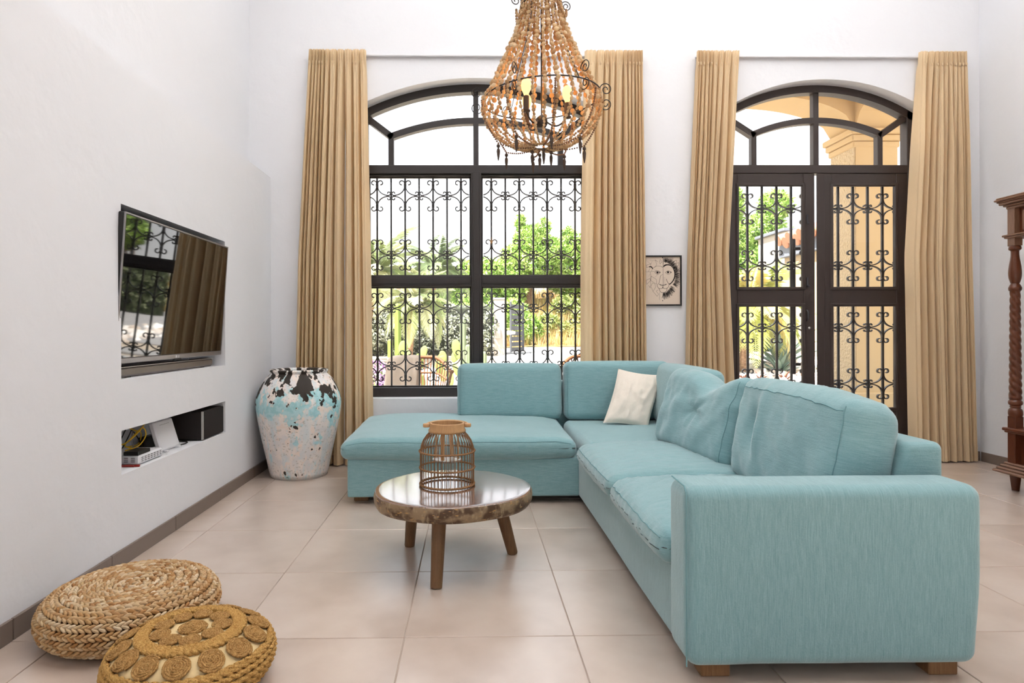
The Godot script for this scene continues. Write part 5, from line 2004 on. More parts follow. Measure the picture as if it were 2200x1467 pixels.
	for k in 8:
		var a := TAU * (k + 0.12) / 8.0
		var dir := Vector3(cos(a), 0, -sin(a))
		var lb := MB.new()
		lb.colored = true
		lb.col = S(132, 104, 84).srgb_to_linear()
		var top := dir * 0.283 + Vector3.UP * 2.15
		var tip := dir * 0.205 + Vector3.UP * 1.955
		for i in 22:
			var f := i / 21.0
			lb.blob(Transform3D(Basis.from_scale(Vector3(0.0052, 0.0052, 0.0052)), top.lerp(tip, f) + dir * sin(PI * f) * 0.018), 6, 4)
		# swag on to the middle
		for i in 14:
			var f := (i + 1) / 14.0
			lb.blob(Transform3D(Basis.from_scale(Vector3(0.0046, 0.0046, 0.0046)), tip.lerp(Vector3.UP * 1.94 + dir * 0.04, f) + Vector3.DOWN * sin(PI * f) * 0.012), 6, 4)
		put("bead_swag", lb.mesh(), M.bead, t)
		for j in (2 if k % 2 == 0 else 1):
			var db := MB.new()
			var base := tip + Vector3(0, -0.006, 0) if j == 0 else dir * 0.045 + Vector3.UP * 1.925
			db.lathe(PackedVector2Array([Vector2(0.0, -0.078), Vector2(0.003, -0.072), Vector2(0.0068, -0.048), Vector2(0.0085, -0.030), Vector2(0.006, -0.020), Vector2(0.003, -0.017), Vector2(0.0075, -0.012), Vector2(0.009, -0.006), Vector2(0.0065, 0.0), Vector2(0.0, 0.002)]), 10, base)
			put("drop", db.mesh(), M.drop, t)
	# three candle bulbs on curved arms
	var glow := mat(S(255, 214, 140), 0.4, 0.4)
	glow.emission_enabled = true
	glow.emission = S(255, 206, 128)
	glow.emission_energy_multiplier = 1.0
	for deg in [2.0, 132.0, 240.0]:
		var a := deg_to_rad(deg)
		var dir := Vector3(cos(a), 0, sin(a))
		var ab := MB.new()
		var p := PackedVector3Array()
		for i in 13:
			var f := i / 12.0
			p.append(dir * (0.022 + 0.098 * f) + Vector3.UP * (2.062 - sin(f * PI * 0.85) * 0.03 + f * f * 0.035))
		ab.tube(p, 0.004, 6)
		put("arm", ab.mesh(), M.iron, t)
		var sb := MB.new()
		sb.lathe(PackedVector2Array([Vector2(0.0, 2.075), Vector2(0.019, 2.078), Vector2(0.019, 2.084), Vector2(0.0135, 2.086), Vector2(0.0135, 2.148), Vector2(0.0, 2.148)]), 14, dir * 0.12)
		put("candle_socket", sb.mesh(), M.drop, t)
		var bb := MB.new()
		bb.lathe(PackedVector2Array([Vector2(0.0, 2.149), Vector2(0.010, 2.150), Vector2(0.0125, 2.160), Vector2(0.021, 2.178), Vector2(0.0235, 2.196), Vector2(0.021, 2.213), Vector2(0.012, 2.226), Vector2(0.0, 2.230)]), 16, dir * 0.12)
		put("light_bulb", bb.mesh(), glow, t)
		var l := OmniLight3D.new()
		l.name = "bulb_light"
		l.light_color = Color(1.0, 0.68, 0.32)
		l.light_energy = 0.012
		l.light_size = 0.02
		l.omni_range = 12.0
		l.omni_attenuation = 2.0
		l.shadow_enabled = true
		l.position = dir * 0.12 + Vector3.UP * 2.19
		t.add_child(l, true)


# ------------------------------------------------------------------ garden
func ground_y(x: float, z: float) -> float:
	var y := -0.04
	y += 0.50 * smoothstep(-9.0, -19.0, z)
	y += 2.3 * smoothstep(-22.0, -31.0, z) * smoothstep(0.6, 3.0, x) * (1.0 - smoothstep(9.0, 14.0, x))
	y += 1.0 * smoothstep(-26.0, -50.0, z)
	return y


func leaf_cluster(n: int, len: float, width: float, sd: int) -> ArrayMesh:
	var r := RandomNumberGenerator.new()
	r.seed = sd
	var b := MB.new()
	for k in n:
		var d := Vector3(r.randfn(), r.randfn(), r.randfn()).normalized()
		var s := d.cross(Vector3(r.randfn(), r.randfn(), r.randfn())).normalized()
		var nn := s.cross(d)
		var l := len * r.randf_range(0.7, 1.2)
		var o := d * len * 0.15
		var mid := o + d * l * 0.5
		b.tri(o, mid + s * width - nn * width * 0.3, o + d * l)
		b.tri(o, o + d * l, mid - s * width - nn * width * 0.3)
	return b.mesh()


# leaves strewn through a list of ellipsoids [centre, radii]
func foliage(called: String, parent: Node3D, blobs: Array, count: int, mesh: Mesh, tones: Array, sd: int, shell := 0.55) -> MultiMeshInstance3D:
	var r := RandomNumberGenerator.new()
	r.seed = sd
	var mm := MultiMesh.new()
	mm.transform_format = MultiMesh.TRANSFORM_3D
	mm.use_colors = true
	mm.mesh = mesh
	mm.instance_count = count
	var vol := []
	var sum := 0.0
	for q in blobs:
		var s: Vector3 = q[1]
		sum += s.x * s.y + s.y * s.z + s.x * s.z
		vol.append(sum)
	for k in count:
		var w := r.randf() * sum
		var i := 0
		while vol[i] < w: i += 1
		var d := Vector3(r.randfn(), r.randfn(), r.randfn()).normalized() * lerpf(shell, 1.0, sqrt(r.randf()))
		var p: Vector3 = blobs[i][0] + d * (blobs[i][1] as Vector3)
		var bs := Basis.from_euler(Vector3(r.randf() * TAU, r.randf() * TAU, r.randf() * TAU)).scaled(Vector3.ONE * r.randf_range(0.7, 1.3))
		mm.set_instance_transform(k, Transform3D(bs, p))
		mm.set_instance_color(k, (tones[r.randi() % tones.size()] as Color).lerp(tones[r.randi() % tones.size()], r.randf()).srgb_to_linear())
	var o := MultiMeshInstance3D.new()
	o.multimesh = mm
	o.material_override = M.leaf
	if parent:
		o.name = called
		parent.add_child(o, true)
		o.set_meta("kind", "stuff")
	else:
		o.name = numbered(called)
		add_child(o)
	return o


func frond_mesh(len: float, droop: float, width: float, pairs: int, sd: int) -> ArrayMesh:
	var r := RandomNumberGenerator.new()
	r.seed = sd
	var b := MB.new()
	var pts := PackedVector3Array()
	for k in 15:
		var f := k / 14.0
		pts.append(Vector3(len * f * (1.0 - 0.22 * droop * f * f), len * (0.45 * f - (0.55 + droop) * f * f * 0.9), 0))
	b.tube(pts, PackedFloat32Array(range(15).map(func(k): return lerpf(0.014, 0.003, k / 14.0))), 4)
	for k in pairs:
		var f := 0.10 + 0.9 * k / pairs
		var i := mini(int(f * 14.0), 13)
		var p := pts[i].lerp(pts[i + 1], f * 14.0 - i)
		var d := (pts[i + 1] - pts[i]).normalized()
		var up := Vector3(-d.y, d.x, 0)
		var l := width * sin(PI * clampf(f * 0.88 + 0.1, 0.0, 1.0)) * r.randf_range(0.85, 1.1)
		for s in [-1.0, 1.0]:
			var out := (Vector3(0, 0, s) * 0.85 + d * 0.6 + up * r.randf_range(-0.05, 0.3)).normalized()
			var mid := p + out * l * 0.5
			var tip := p + out * l + Vector3(0, -l * 0.35, 0)
			b.tri(p, mid + d * 0.014, tip)
			b.tri(p, tip, mid - d * 0.014)
	return b.mesh()


func palm(pos: Vector3, h: float, lean: Vector3, count: int, len: float, tones: Array, label: String, sd: int, skirt := false) -> void:
	var t := thing("palm_tree", pos, label, "palm tree")
	var r := RandomNumberGenerator.new()
	r.seed = sd
	var b := MB.new()
	var pts := PackedVector3Array()
	var rad := []
	for k in 25:
		var f := k / 24.0
		pts.append(Vector3(lean.x * f * f, h * f, lean.z * f * f))
		rad.append(lerpf(0.10, 0.075, f) * (1.0 + 0.10 * (k % 2)))
	b.tube(pts, rad, 10)
	put("trunk", b.mesh(), M.trunk, t)
	var top := pts[-1]
	var meshes := []
	for k in 3: meshes.append(frond_mesh(len, [0.1, 0.35, 0.6][k], len * 0.26, 46, sd + k))
	for k in count:
		var a := k * 2.399 + r.randf() * 0.3
		var tier := float(k) / count
		var m := mat((tones[k % tones.size()] as Color) * 0.97, 0.55, 0.35)
		m.backlight_enabled = true
		m.backlight = Color(0.5, 0.5, 0.5)
		var pitch := lerpf(0.95, -0.45, tier) + r.randf_range(-0.12, 0.12)
		var bs := Basis(Vector3.UP, a) * Basis(Vector3.BACK, pitch)
		put("frond", meshes[clampi(int(tier * 3.0), 0, 2)], m, t, Transform3D(bs.scaled(Vector3.ONE * r.randf_range(0.85, 1.1)), top))
	if skirt:
		var kb := MB.new()
		for k in 46:
			var a := TAU * k / 46.0 + r.randf() * 0.1
			var d := Vector3(cos(a), 0, sin(a))
			var l := r.randf_range(0.28, 0.45)
			kb.tube(PackedVector3Array([top + d * 0.05, top + d * 0.15 + Vector3(0, -l * 0.35, 0), top + d * 0.20 + Vector3(0, -l, 0)]), [0.012, 0.009, 0.003], 4)
		put("dry_skirt", kb.mesh(), mat(S(176, 158, 140), 0.95, 0.1), t)


func tree(pos: Vector3, blobs: Array, count: int, tones: Array, label: String, sd: int, cluster: Mesh) -> void:
	var t := thing("tree", pos, label, "tree", "trees beyond the garden wall")
	var b := MB.new()
	for q in blobs:
		var c: Vector3 = q[0]
		b.tube(PackedVector3Array([Vector3(0, -0.3, 0), Vector3(c.x * 0.15, c.y * 0.4, c.z * 0.15), Vector3(c.x * 0.6, c.y * 0.75, c.z * 0.6), c]), [0.10, 0.08, 0.05, 0.02], 6)
	put("trunk", b.mesh(), M.trunk, t)
	foliage("crown", t, blobs, int(count * 1.7), cluster, tones, sd)


func column_cactus(pos: Vector3, h: float, rad: float, ribs: int, m: Material, label: String) -> void:
	var b := MB.new()
	var prof := PackedVector2Array([Vector2(0.0, 0.0), Vector2(rad * 0.85, 0.0)])
	for k in 13: prof.append(Vector2(rad * lerpf(0.85, 1.0, smoothstep(0.0, 0.4, k / 12.0)), h * (0.05 + 0.88 * k / 12.0)))
	for k in range(1, 6):
		var a := PI / 2.0 * k / 5.0
		prof.append(Vector2(rad * cos(a), h * 0.93 + rad * sin(a)))
	b.lathe(prof, ribs * 6, Vector3.ZERO, func(q: Vector3) -> Vector3:
		var k := 1.0 + 0.16 * cos(atan2(q.z, q.x) * ribs)
		return Vector3(q.x * k, q.y, q.z * k))
	var o := put("column_cactus", b.mesh(), m)
	o.position = pos
	tag(o, label, "cactus", "columnar cacti in the garden bed")


func rosette(called: String, pos: Vector3, leaves: int, len: float, width: float, lift: float, m: Material, label: String, category: String, group: String, sd: int) -> void:
	var t := thing(called, pos, label, category, group)
	var r := RandomNumberGenerator.new()
	r.seed = sd
	for k in leaves:
		var tier := float(k) / leaves
		var a := k * 2.399
		var pitch := lerpf(1.35, lift, tier)
		var b := MB.new()
		var l := len * r.randf_range(0.8, 1.1) * lerpf(0.75, 1.0, sin(PI * (0.25 + tier * 0.6)))
		var p := PackedVector3Array()
		var n := 9
		for j in n + 1:
			var f := float(j) / n
			var w := width * sin(PI * clampf(0.12 + f * 0.88, 0.0, 1.0)) * (1.0 - f * 0.35)
			var q := Vector3(l * f * cos(pitch * (1.0 - 0.15 * f)), l * f * sin(pitch * (1.0 - 0.22 * f)), 0)
			for i in 4:
				var s := i / 3.0 * 2.0 - 1.0
				p.append(q + Vector3(-sin(pitch), cos(pitch), 0) * (absf(s) * w * 0.45) + Vector3(0, 0, s * w))
		b.grid(p, 3, n)
		var p2 := PackedVector3Array()
		for q in p: p2.append(q - Vector3(-sin(pitch), cos(pitch), 0) * 0.012)
		b.grid(p2, 3, n, false, false, true)
		put("leaf", b.mesh(), m, t, Transform3D(Basis(Vector3.UP, a), Vector3.ZERO))


func wicker_chair(pos: Vector3, turn: float, label: String) -> void:
	var t := thing("wicker_chair", pos, label, "chair", "wicker chairs outside the window")
	t.rotation.y = turn
	# the back faces -z: a hoop that runs from arm to arm
	var hoop := PackedVector3Array()
	var foot_line := PackedVector3Array()
	for k in 33:
		var a := deg_to_rad(-20.0 + 220.0 * k / 32.0)
		var y := 0.66 + 0.15 * smoothstep(0.1, 0.9, sin(a))
		hoop.append(Vector3(cos(a) * 0.33, y, 0.03 + sin(a) * 0.31))
		foot_line.append(Vector3(cos(a) * 0.27, 0.42, 0.02 + sin(a) * 0.25))
	var b := MB.new()
	b.tube(hoop, 0.021, 8)
	put("hoop", b.mesh(), M.rattan, t)
	b = MB.new()
	b.tube(foot_line, 0.014, 6)
	var mid := PackedVector3Array()
	for k in 33: mid.append(hoop[k].lerp(foot_line[k], 0.45))
	b.tube(mid, 0.012, 6)
	put("rail", b.mesh(), M.rattan, t)
	for k in range(1, 32):
		b = MB.new()
		b.tube(PackedVector3Array([hoop[k], foot_line[k]]), 0.007, 5)
		put("spindle", b.mesh(), M.rattan, t)
	b = MB.new()
	b.soft(Vector3(0.52, 0.05, 0.5), 0.02, Vector3i(4, 1, 4))
	put("seat", b.mesh(), M.rattan, t, at(0, 0.42, 0.02))
	for p in [Vector2(-0.24, -0.2), Vector2(0.24, -0.2), Vector2(-0.22, 0.22), Vector2(0.22, 0.22)]:
		b = MB.new()
		b.tube(PackedVector3Array([Vector3(p.x * 1.1, 0, p.y * 1.1), Vector3(p.x, 0.42, p.y)]), 0.018, 6)
		put("leg", b.mesh(), M.rattan, t)


func roofed(called: String, x0: float, x1: float, z0: float, z1: float, y0: float, eave: float, ridge: float, wall: Material, label: String) -> void:
	var t := thing(called, Vector3.ZERO, label, "house")
	var b := MB.new()
	b.box(Vector3((x0 + x1) / 2, (y0 + eave) / 2, (z0 + z1) / 2), Vector3(x1 - x0, eave - y0, z1 - z0))
	put("walls", b.mesh(), wall, t)
	b = MB.new()
	var o := 0.5
	var zm := (z0 + z1) / 2
	b.quad(Vector3(x0 - o, eave - 0.1, z1 + o), Vector3(x1 + o, eave - 0.1, z1 + o), Vector3(x1 - 1.0, ridge, zm), Vector3(x0 + 1.0, ridge, zm))
	b.quad(Vector3(x1 + o, eave - 0.1, z0 - o), Vector3(x0 - o, eave - 0.1, z0 - o), Vector3(x0 + 1.0, ridge, zm), Vector3(x1 - 1.0, ridge, zm))
	b.tri(Vector3(x0 - o, eave - 0.1, z0 - o), Vector3(x0 - o, eave - 0.1, z1 + o), Vector3(x0 + 1.0, ridge, zm))
	b.tri(Vector3(x1 + o, eave - 0.1, z1 + o), Vector3(x1 + o, eave - 0.1, z0 - o), Vector3(x1 - 1.0, ridge, zm))
	b.quad(Vector3(x0 - o, eave - 0.12, z0 - o), Vector3(x1 + o, eave - 0.12, z0 - o), Vector3(x1 + o, eave - 0.12, z1 + o), Vector3(x0 - o, eave - 0.12, z1 + o))
	put("roof", b.mesh(), M.clay, t)
	for k in 3:
		var xw := lerpf(x0, x1, (k + 0.5) / 3.0)
		put("window_opening", box_mesh(Vector3(0.9, 1.0, 0.06), 0.01), M.gate, t, at(xw, y0 + (eave - y0) * 0.55, z1 + 0.02))


func build_garden() -> void:
	var r := RandomNumberGenerator.new()
	r.seed = 77
	# ground
	var b := MB.new()
	var p := PackedVector3Array()
	var nx := 50
	var nz := 50
	for j in nz + 1:
		for i in nx + 1:
			var x := lerpf(-45.0, 55.0, float(i) / nx)
			var z := lerpf(-5.33, -95.0, pow(float(j) / nz, 1.5))
			p.append(Vector3(x, ground_y(x, z), z))
	b.grid(p, nx, nz)
	tag(put("ground", b.mesh(), M.sand), "pale sandy garden ground rising away from the house", "ground", "", "structure")
	var yd := MB.new()
	yd.box(Vector3(1.2, -0.16, 15.0), Vector3(60, 0.2, 22.4))
	yd.box(Vector3(20.0, -0.16, -0.75), Vector3(31.0, 0.2, 9.1))
	yd.box(Vector3(-18.0, -0.16, -0.75), Vector3(31.0, 0.2, 9.1))
	tag(put("terrace_ground", yd.mesh(), M.sand), "pale terrace ground round the other sides of the house", "ground", "", "structure")
	# paved drive that climbs to the gate: slabs
	var dr := thing("driveway", Vector3.ZERO, "pale grey paved drive leading to the open gate", "pavement", "", "structure")
	for i in 9:
		for j in 14:
			var x := 1.15 + i * 0.72 + j * 0.10 - 0.4
			var z := -13.2 - j * 0.72
			var slab := MB.new()
			slab.box(Vector3.ZERO, Vector3(0.70, 0.06, 0.70), 0.01)
			var node := put("paver", slab.mesh() if i == 0 and j == 0 else box_mesh(Vector3(0.70, 0.06, 0.70), 0.01), M.paver, dr, Transform3D(Basis(Vector3.RIGHT, atan2(ground_y(x, z + 0.3) - ground_y(x, z - 0.3), 0.6) * -1.0), Vector3(x, ground_y(x, z) + 0.0, z)))
			node.rotation.x = atan2(ground_y(x, z - 0.3) - ground_y(x, z + 0.3), 0.6)
	var ap := thing("patio", Vector3.ZERO, "pale slabs of the patio outside the double door", "pavement", "", "structure")
	var slab_mesh := box_mesh(Vector3(0.985, 0.05, 0.985), 0.008)
	for i in 8:
		for j in 7:
			var x := 1.9 + i
			var z := -5.85 - j
			if x > 4.2 and x < 5.7 and z < -7.2 and z > -8.4: continue
			put("slab", slab_mesh, M.paver, ap, at(x, -0.045 + (ground_y(x, z) + 0.04), z))
	# dry bank behind the gate
	b = MB.new()
	p = PackedVector3Array()
	for j in 21:
		for i in 25:
			var x := lerpf(1.2, 13.0, i / 24.0)
			var z := lerpf(-22.3, -34.0, j / 20.0)
			p.append(Vector3(x, ground_y(x, z) + 0.03 + r.randf_range(0.0, 0.05), z))
	b.grid(p, 24, 20)
	tag(put("dry_bank", b.mesh(), M.dry), "sun-dried grassy bank rising behind the open gate", "slope", "", "structure")
	var blade := MB.new()
	for k in 14:
		var a := r.randf() * TAU
		var d := Vector3(cos(a), 0, sin(a))
		var h = r.randf_range(0.35, 0.8)
		var o := d * r.randf() * 0.12
		blade.tri(o - d.cross(Vector3.UP) * 0.008, o + d.cross(Vector3.UP) * 0.008, o + d * h * 0.35 + Vector3.UP * h)
	var tufts := foliage("dry_grass", null, [[Vector3(6, 0, -26), Vector3(1, 1, 1)]], 1300, blade.mesh(), [S(196, 160, 108), S(214, 186, 134), S(170, 132, 84), S(150, 150, 84)], 78)
	for k in tufts.multimesh.instance_count:
		var x := r.randf_range(1.3, 10.0)
		var z := r.randf_range(-22.4, -31.0)
		tufts.multimesh.set_instance_transform(k, Transform3D(Basis(Vector3.UP, r.randf() * TAU).scaled(Vector3.ONE * r.randf_range(0.6, 1.3)), Vector3(x, ground_y(x, z), z)))
	tag(tufts, "tufts of dry straw-coloured grass on the bank behind the gate", "grass", "", "stuff")

	# garden wall overgrown with grey-green leaves
	var hw := thing("hedge", Vector3(-3.7, 0, -17.3), "grey-green clipped hedge along the garden wall", "hedge")
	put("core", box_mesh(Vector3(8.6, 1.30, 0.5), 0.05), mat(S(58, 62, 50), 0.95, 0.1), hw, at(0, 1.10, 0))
	var hb := []
	for k in 34: hb.append([Vector3(-4.2 + k * 0.255, 1.10 + 0.02 * sin(k * 1.3), 0.05), Vector3(0.30, 0.74, 0.42)])
	foliage("leaves", hw, hb, 5200, leaf_cluster(6, 0.085, 0.022, 4), [S(176, 182, 162), S(146, 152, 130), S(204, 208, 192), S(112, 118, 96)], 79, 0.85)
	var h2 := thing("hedge", Vector3(10.0, 0, -18.6), "dark hedge behind the palm, seen through the glazed door", "hedge")
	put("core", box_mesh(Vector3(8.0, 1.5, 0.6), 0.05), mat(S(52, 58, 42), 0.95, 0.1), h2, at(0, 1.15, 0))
	hb = []
	for k in 26: hb.append([Vector3(-3.8 + k * 0.3, 1.2, 0.05), Vector3(0.34, 0.85, 0.45)])
	foliage("leaves", h2, hb, 3000, leaf_cluster(6, 0.09, 0.024, 5), [S(120, 128, 96), S(88, 98, 68), S(160, 166, 130)], 80, 0.85)

	# gate post with its boxes, and the open gate leaf
	var gp := thing("gate_pillar", Vector3(0.80, 0.40, -17.2), "whitewashed gate pillar at the end of the clipped hedge", "pillar")
	put("shaft", box_mesh(Vector3(0.30, 1.56, 0.34), 0.015), M.whitewash, gp, at(0, 0.78, 0))
	put("cap", box_mesh(Vector3(0.34, 0.05, 0.38), 0.012), M.whitewash, gp, at(0, 1.58, 0))
	put("meter_box", box_mesh(Vector3(0.14, 0.26, 0.08), 0.012), M.whitewash, gp, at(-0.04, 0.62, 0.20))
	var gt := thing("garden_gate", Vector3(1.16, 0.42, -17.15), "open dark grey slatted metal gate beside the whitewashed pillar", "gate")
	gt.rotation.y = 1.1
	for s in [0.0, 1.0]:
		put("stile", box_mesh(Vector3(0.05, 1.40, 0.05), 0.005), M.gate, gt, at(-0.1 + s * 0.9, 0.78, 0))
	for k in 9: put("slat", box_mesh(Vector3(0.86, 0.115, 0.02), 0.003), M.gate, gt, at(0.35, 0.15 + 0.15 * k, 0))
	var mo := MB.new()
	mo.tube(PackedVector3Array([Vector3(-0.32, 0.62, 0.06), Vector3(-0.02, 0.62, 0.06)]), 0.05, 10)
	mo.box(Vector3(-0.35, 0.62, 0.06), Vector3(0.10, 0.12, 0.12), 0.02)
	put("gate_motor", mo.mesh(), M.lamp_grey, gt)

	# palms
	var pale := [S(164, 176, 116), S(186, 192, 140), S(140, 156, 96), S(198, 202, 158)]
	palm(Vector3(-1.42, ground_y(-1.4, -14.2), -14.2), 1.45, Vector3(0.18, 0, 0.1), 30, 1.05, pale, "leaning slim palm whose fronds hang before the clipped hedge", 301)
	palm(Vector3(-2.55, ground_y(-2.5, -15.2), -15.2), 2.2, Vector3(0.25, 0, 0.0), 26, 1.5, pale, "palm with arching fronds, half hidden by the curtain next to the vase", 302)
	palm(Vector3(-1.35, ground_y(-1.3, -22.0), -22.0), 2.75, Vector3(0.1, 0, 0.0), 26, 1.6, [S(120, 140, 92), S(140, 158, 110)], "far palm standing behind the clipped hedge near the street lamp", 303)
	var lime := [S(190, 196, 96), S(206, 206, 120), S(166, 182, 84), S(214, 200, 120)]
	palm(Vector3(5.95, ground_y(5.9, -13.4), -13.4), 1.35, Vector3(0.12, 0, 0.0), 34, 1.45, lime, "yellow-green palm with a skirt of dead fronds, seen through the glazed door", 304, true)

	# trees beyond the wall
	var cl := leaf_cluster(8, 0.15, 0.034, 9)
	var greens := [S(150, 182, 84), S(176, 202, 108), S(122, 158, 70), S(198, 214, 134), S(104, 138, 62)]
	tree(Vector3(2.55, ground_y(2.5, -27.5), -27.5), [[Vector3(0.0, 2.3, 0), Vector3(1.3, 1.0, 1.0)], [Vector3(0.2, 3.3, 0), Vector3(0.8, 0.7, 0.7)], [Vector3(-0.9, 1.5, 0.3), Vector3(0.9, 0.9, 0.8)], [Vector3(1.1, 2.6, 0.1), Vector3(0.7, 0.8, 0.6)], [Vector3(-0.3, 4.0, 0), Vector3(0.22, 0.4, 0.2)], [Vector3(0.75, 3.9, 0), Vector3(0.25, 0.35, 0.2)]], 1500, greens, "tallest bright green tree on the bank behind the gate", 401, cl)
	tree(Vector3(0.75, ground_y(0.7, -27.0), -27.0), [[Vector3(0.0, 2.9, 0), Vector3(1.0, 0.9, 0.8)], [Vector3(0.9, 2.4, 0), Vector3(0.8, 0.9, 0.7)], [Vector3(-0.3, 1.6, 0.2), Vector3(0.9, 0.9, 0.7)], [Vector3(0.7, 1.2, 0.4), Vector3(0.9, 0.8, 0.7)]], 1300, greens, "bushy green tree behind the whitewashed gate pillar", 402, cl)
	tree(Vector3(-0.75, ground_y(-0.7, -28.0), -28.0), [[Vector3(0.0, 2.6, 0), Vector3(0.8, 0.8, 0.7)], [Vector3(0.4, 1.7, 0), Vector3(0.9, 0.9, 0.7)], [Vector3(-0.7, 1.6, 0), Vector3(0.8, 0.8, 0.7)], [Vector3(0.55, 3.4, 0), Vector3(0.35, 0.45, 0.3)]], 1000, greens, "green tree beside the street lamp behind the clipped hedge", 403, cl)
	tree(Vector3(4.55, ground_y(4.5, -28.0), -28.0), [[Vector3(0.0, 1.6, 0), Vector3(1.2, 1.2, 0.9)], [Vector3(0.4, 2.5, 0), Vector3(0.8, 0.7, 0.7)], [Vector3(1.2, 1.1, 0.2), Vector3(1.0, 0.9, 0.8)], [Vector3(-0.1, 3.2, 0), Vector3(0.35, 0.4, 0.3)]], 1300, greens, "spreading green tree above the dry bank next to the curtain", 404, cl)
	tree(Vector3(1.55, ground_y(1.5, -23.5), -23.5), [[Vector3(0.0, 0.9, 0), Vector3(0.75, 0.9, 0.6)], [Vector3(0.55, 0.6, 0.2), Vector3(0.6, 0.6, 0.5)]], 700, greens, "low green bush directly behind the open gate", 405, cl)
	tree(Vector3(-6.4, ground_y(-6.4, -27.0), -27.0), [[Vector3(0.0, 1.8, 0), Vector3(1.2, 1.1, 0.9)], [Vector3(1.6, 1.5, 0), Vector3(1.2, 0.9, 0.9)]], 900, [S(128, 150, 92), S(150, 170, 112)], "olive green tree behind the palms and the far roof", 406, cl)
	tree(Vector3(12.4, ground_y(12.4, -26.0), -26.0), [[Vector3(0.0, 4.6, 0), Vector3(0.9, 0.9, 0.8)], [Vector3(0.5, 5.7, 0), Vector3(0.7, 0.6, 0.6)], [Vector3(-0.2, 3.3, 0), Vector3(1.3, 0.9, 0.9)], [Vector3(0.9, 3.9, 0.1), Vector3(0.8, 0.8, 0.7)]], 1300, greens, "tall green tree behind the white building, seen through the door", 407, cl)
	tree(Vector3(10.6, ground_y(10.6, -25.0), -25.0), [[Vector3(0.0, 5.2, 0), Vector3(0.5, 0.8, 0.5)], [Vector3(0.1, 3.9, 0), Vector3(0.7, 0.8, 0.6)], [Vector3(0.6, 2.6, 0), Vector3(1.1, 0.9, 0.9)]], 900, greens, "slender green tree beside the narrow curtain, seen through the door", 408, cl)

	tree(Vector3(3.1, ground_y(3.1, -24.6), -24.6), [[Vector3(0.0, 0.35, 0), Vector3(0.55, 0.45, 0.4)], [Vector3(0.9, 0.2, 0.2), Vector3(0.45, 0.3, 0.3)]], 360, [S(150, 166, 96), S(176, 172, 110), S(120, 140, 76)], "low scrubby bush growing on the dry bank", 409, cl)
	tree(Vector3(5.0, ground_y(5.0, -25.6), -25.6), [[Vector3(0.0, 0.4, 0), Vector3(0.8, 0.5, 0.5)], [Vector3(-0.9, 0.8, -0.6), Vector3(0.7, 0.5, 0.4)]], 420, [S(150, 166, 96), S(176, 172, 110), S(120, 140, 76)], "olive scrub higher on the dry bank, by the curtain", 410, cl)

	# cacti and bed plants seen through the window
	column_cactus(Vector3(-1.38, ground_y(-1.4, -11.8), -11.8), 1.62, 0.058, 5, M.cactus, "tall yellow-green column cactus before the clipped hedge")
	column_cactus(Vector3(-1.50, ground_y(-1.5, -11.6), -11.6), 0.92, 0.045, 5, M.cactus, "short yellow-green column cactus next to the tallest one")
	column_cactus(Vector3(-0.16, ground_y(-0.1, -13.5), -13.5), 1.25, 0.06, 6, M.cactus_grey, "pale grey-green column cactus close to the window mullion")
	column_cactus(Vector3(-0.05, ground_y(0, -12.5), -12.5), 0.72, 0.045, 6, M.cactus_grey, "small grey cactus half hidden by the window mullion")
	column_cactus(Vector3(0.26, ground_y(0.2, -12.0), -12.0), 0.62, 0.05, 6, M.cactus_grey, "small pale cactus in front of the whitewashed pillar")
	for q in [[Vector3(-1.02, 0, -11.0), 8, "leafy prickly pear pads behind the blanket and the chair back", 501], [Vector3(-0.42, 0, -11.2), 9, "prickly pear with upright pads right of the wicker hoop", 502]]:
		var pos: Vector3 = q[0]
		pos.y = ground_y(pos.x, pos.z)
		var t := thing("prickly_pear", pos, "large " + q[2] if false else q[2], "cactus", "prickly pears in the garden bed")
		r.seed = q[3]
		for k in q[1]:
			var a := r.randf() * TAU
			var f = float(k) / q[1]
			var bs := Basis(Vector3.UP, r.randf_range(-0.9, 0.9)) * Basis(Vector3.BACK, r.randf_range(-0.8, 0.8))
			var pad := MB.new()
			pad.blob(Transform3D(Basis.from_scale(Vector3(0.085, 0.15, 0.02)), Vector3.ZERO), 12, 8)
			put("pad", pad.mesh(), mat(S(122, 136, 74), 0.6, 0.35), t, Transform3D(bs, Vector3(cos(a) * 0.18, 0.22 + f * 0.62, sin(a) * 0.1)))
	var strap_green := mat(S(96, 124, 46), 0.5, 0.4)
	strap_green.backlight_enabled = true
	strap_green.backlight = Color(0.4, 0.4, 0.4)
	rosette("strap_leaf_plant", Vector3(-1.12, ground_y(-1.1, -7.6), -7.6), 12, 0.75, 0.035, 0.35, strap_green, "strap-leaved green plant at the foot of the window beside the curtain", "plant", "", 601)
	var fl := foliage("flower_bush", null, [[Vector3(-1.40, 0.38, -9.2), Vector3(0.28, 0.28, 0.2)], [Vector3(-1.15, 0.28, -9.1), Vector3(0.2, 0.2, 0.2)]], 420, leaf_cluster(6, 0.05, 0.018, 6), [S(160, 116, 170), S(188, 150, 196), S(128, 88, 140), S(120, 140, 84)], 503)
	tag(fl, "purple flowering bush near the cacti, beside the curtain", "bush", "", "stuff")
	# agaves, bromeliads and white stones seen through the door
	var blue := mat(S(120, 142, 130), 0.6, 0.35)
	rosette("agave", Vector3(7.15, ground_y(7.1, -14.2), -14.2), 18, 1.25, 0.095, 0.25, blue, "biggest blue-green agave beside the door pull bar", "agave", "agaves in the stone bed", 602)
	rosette("agave", Vector3(6.62, ground_y(6.6, -13.2), -13.2), 16, 0.62, 0.06, 0.2, blue, "medium blue-green agave among the white stones", "agave", "agaves in the stone bed", 603)
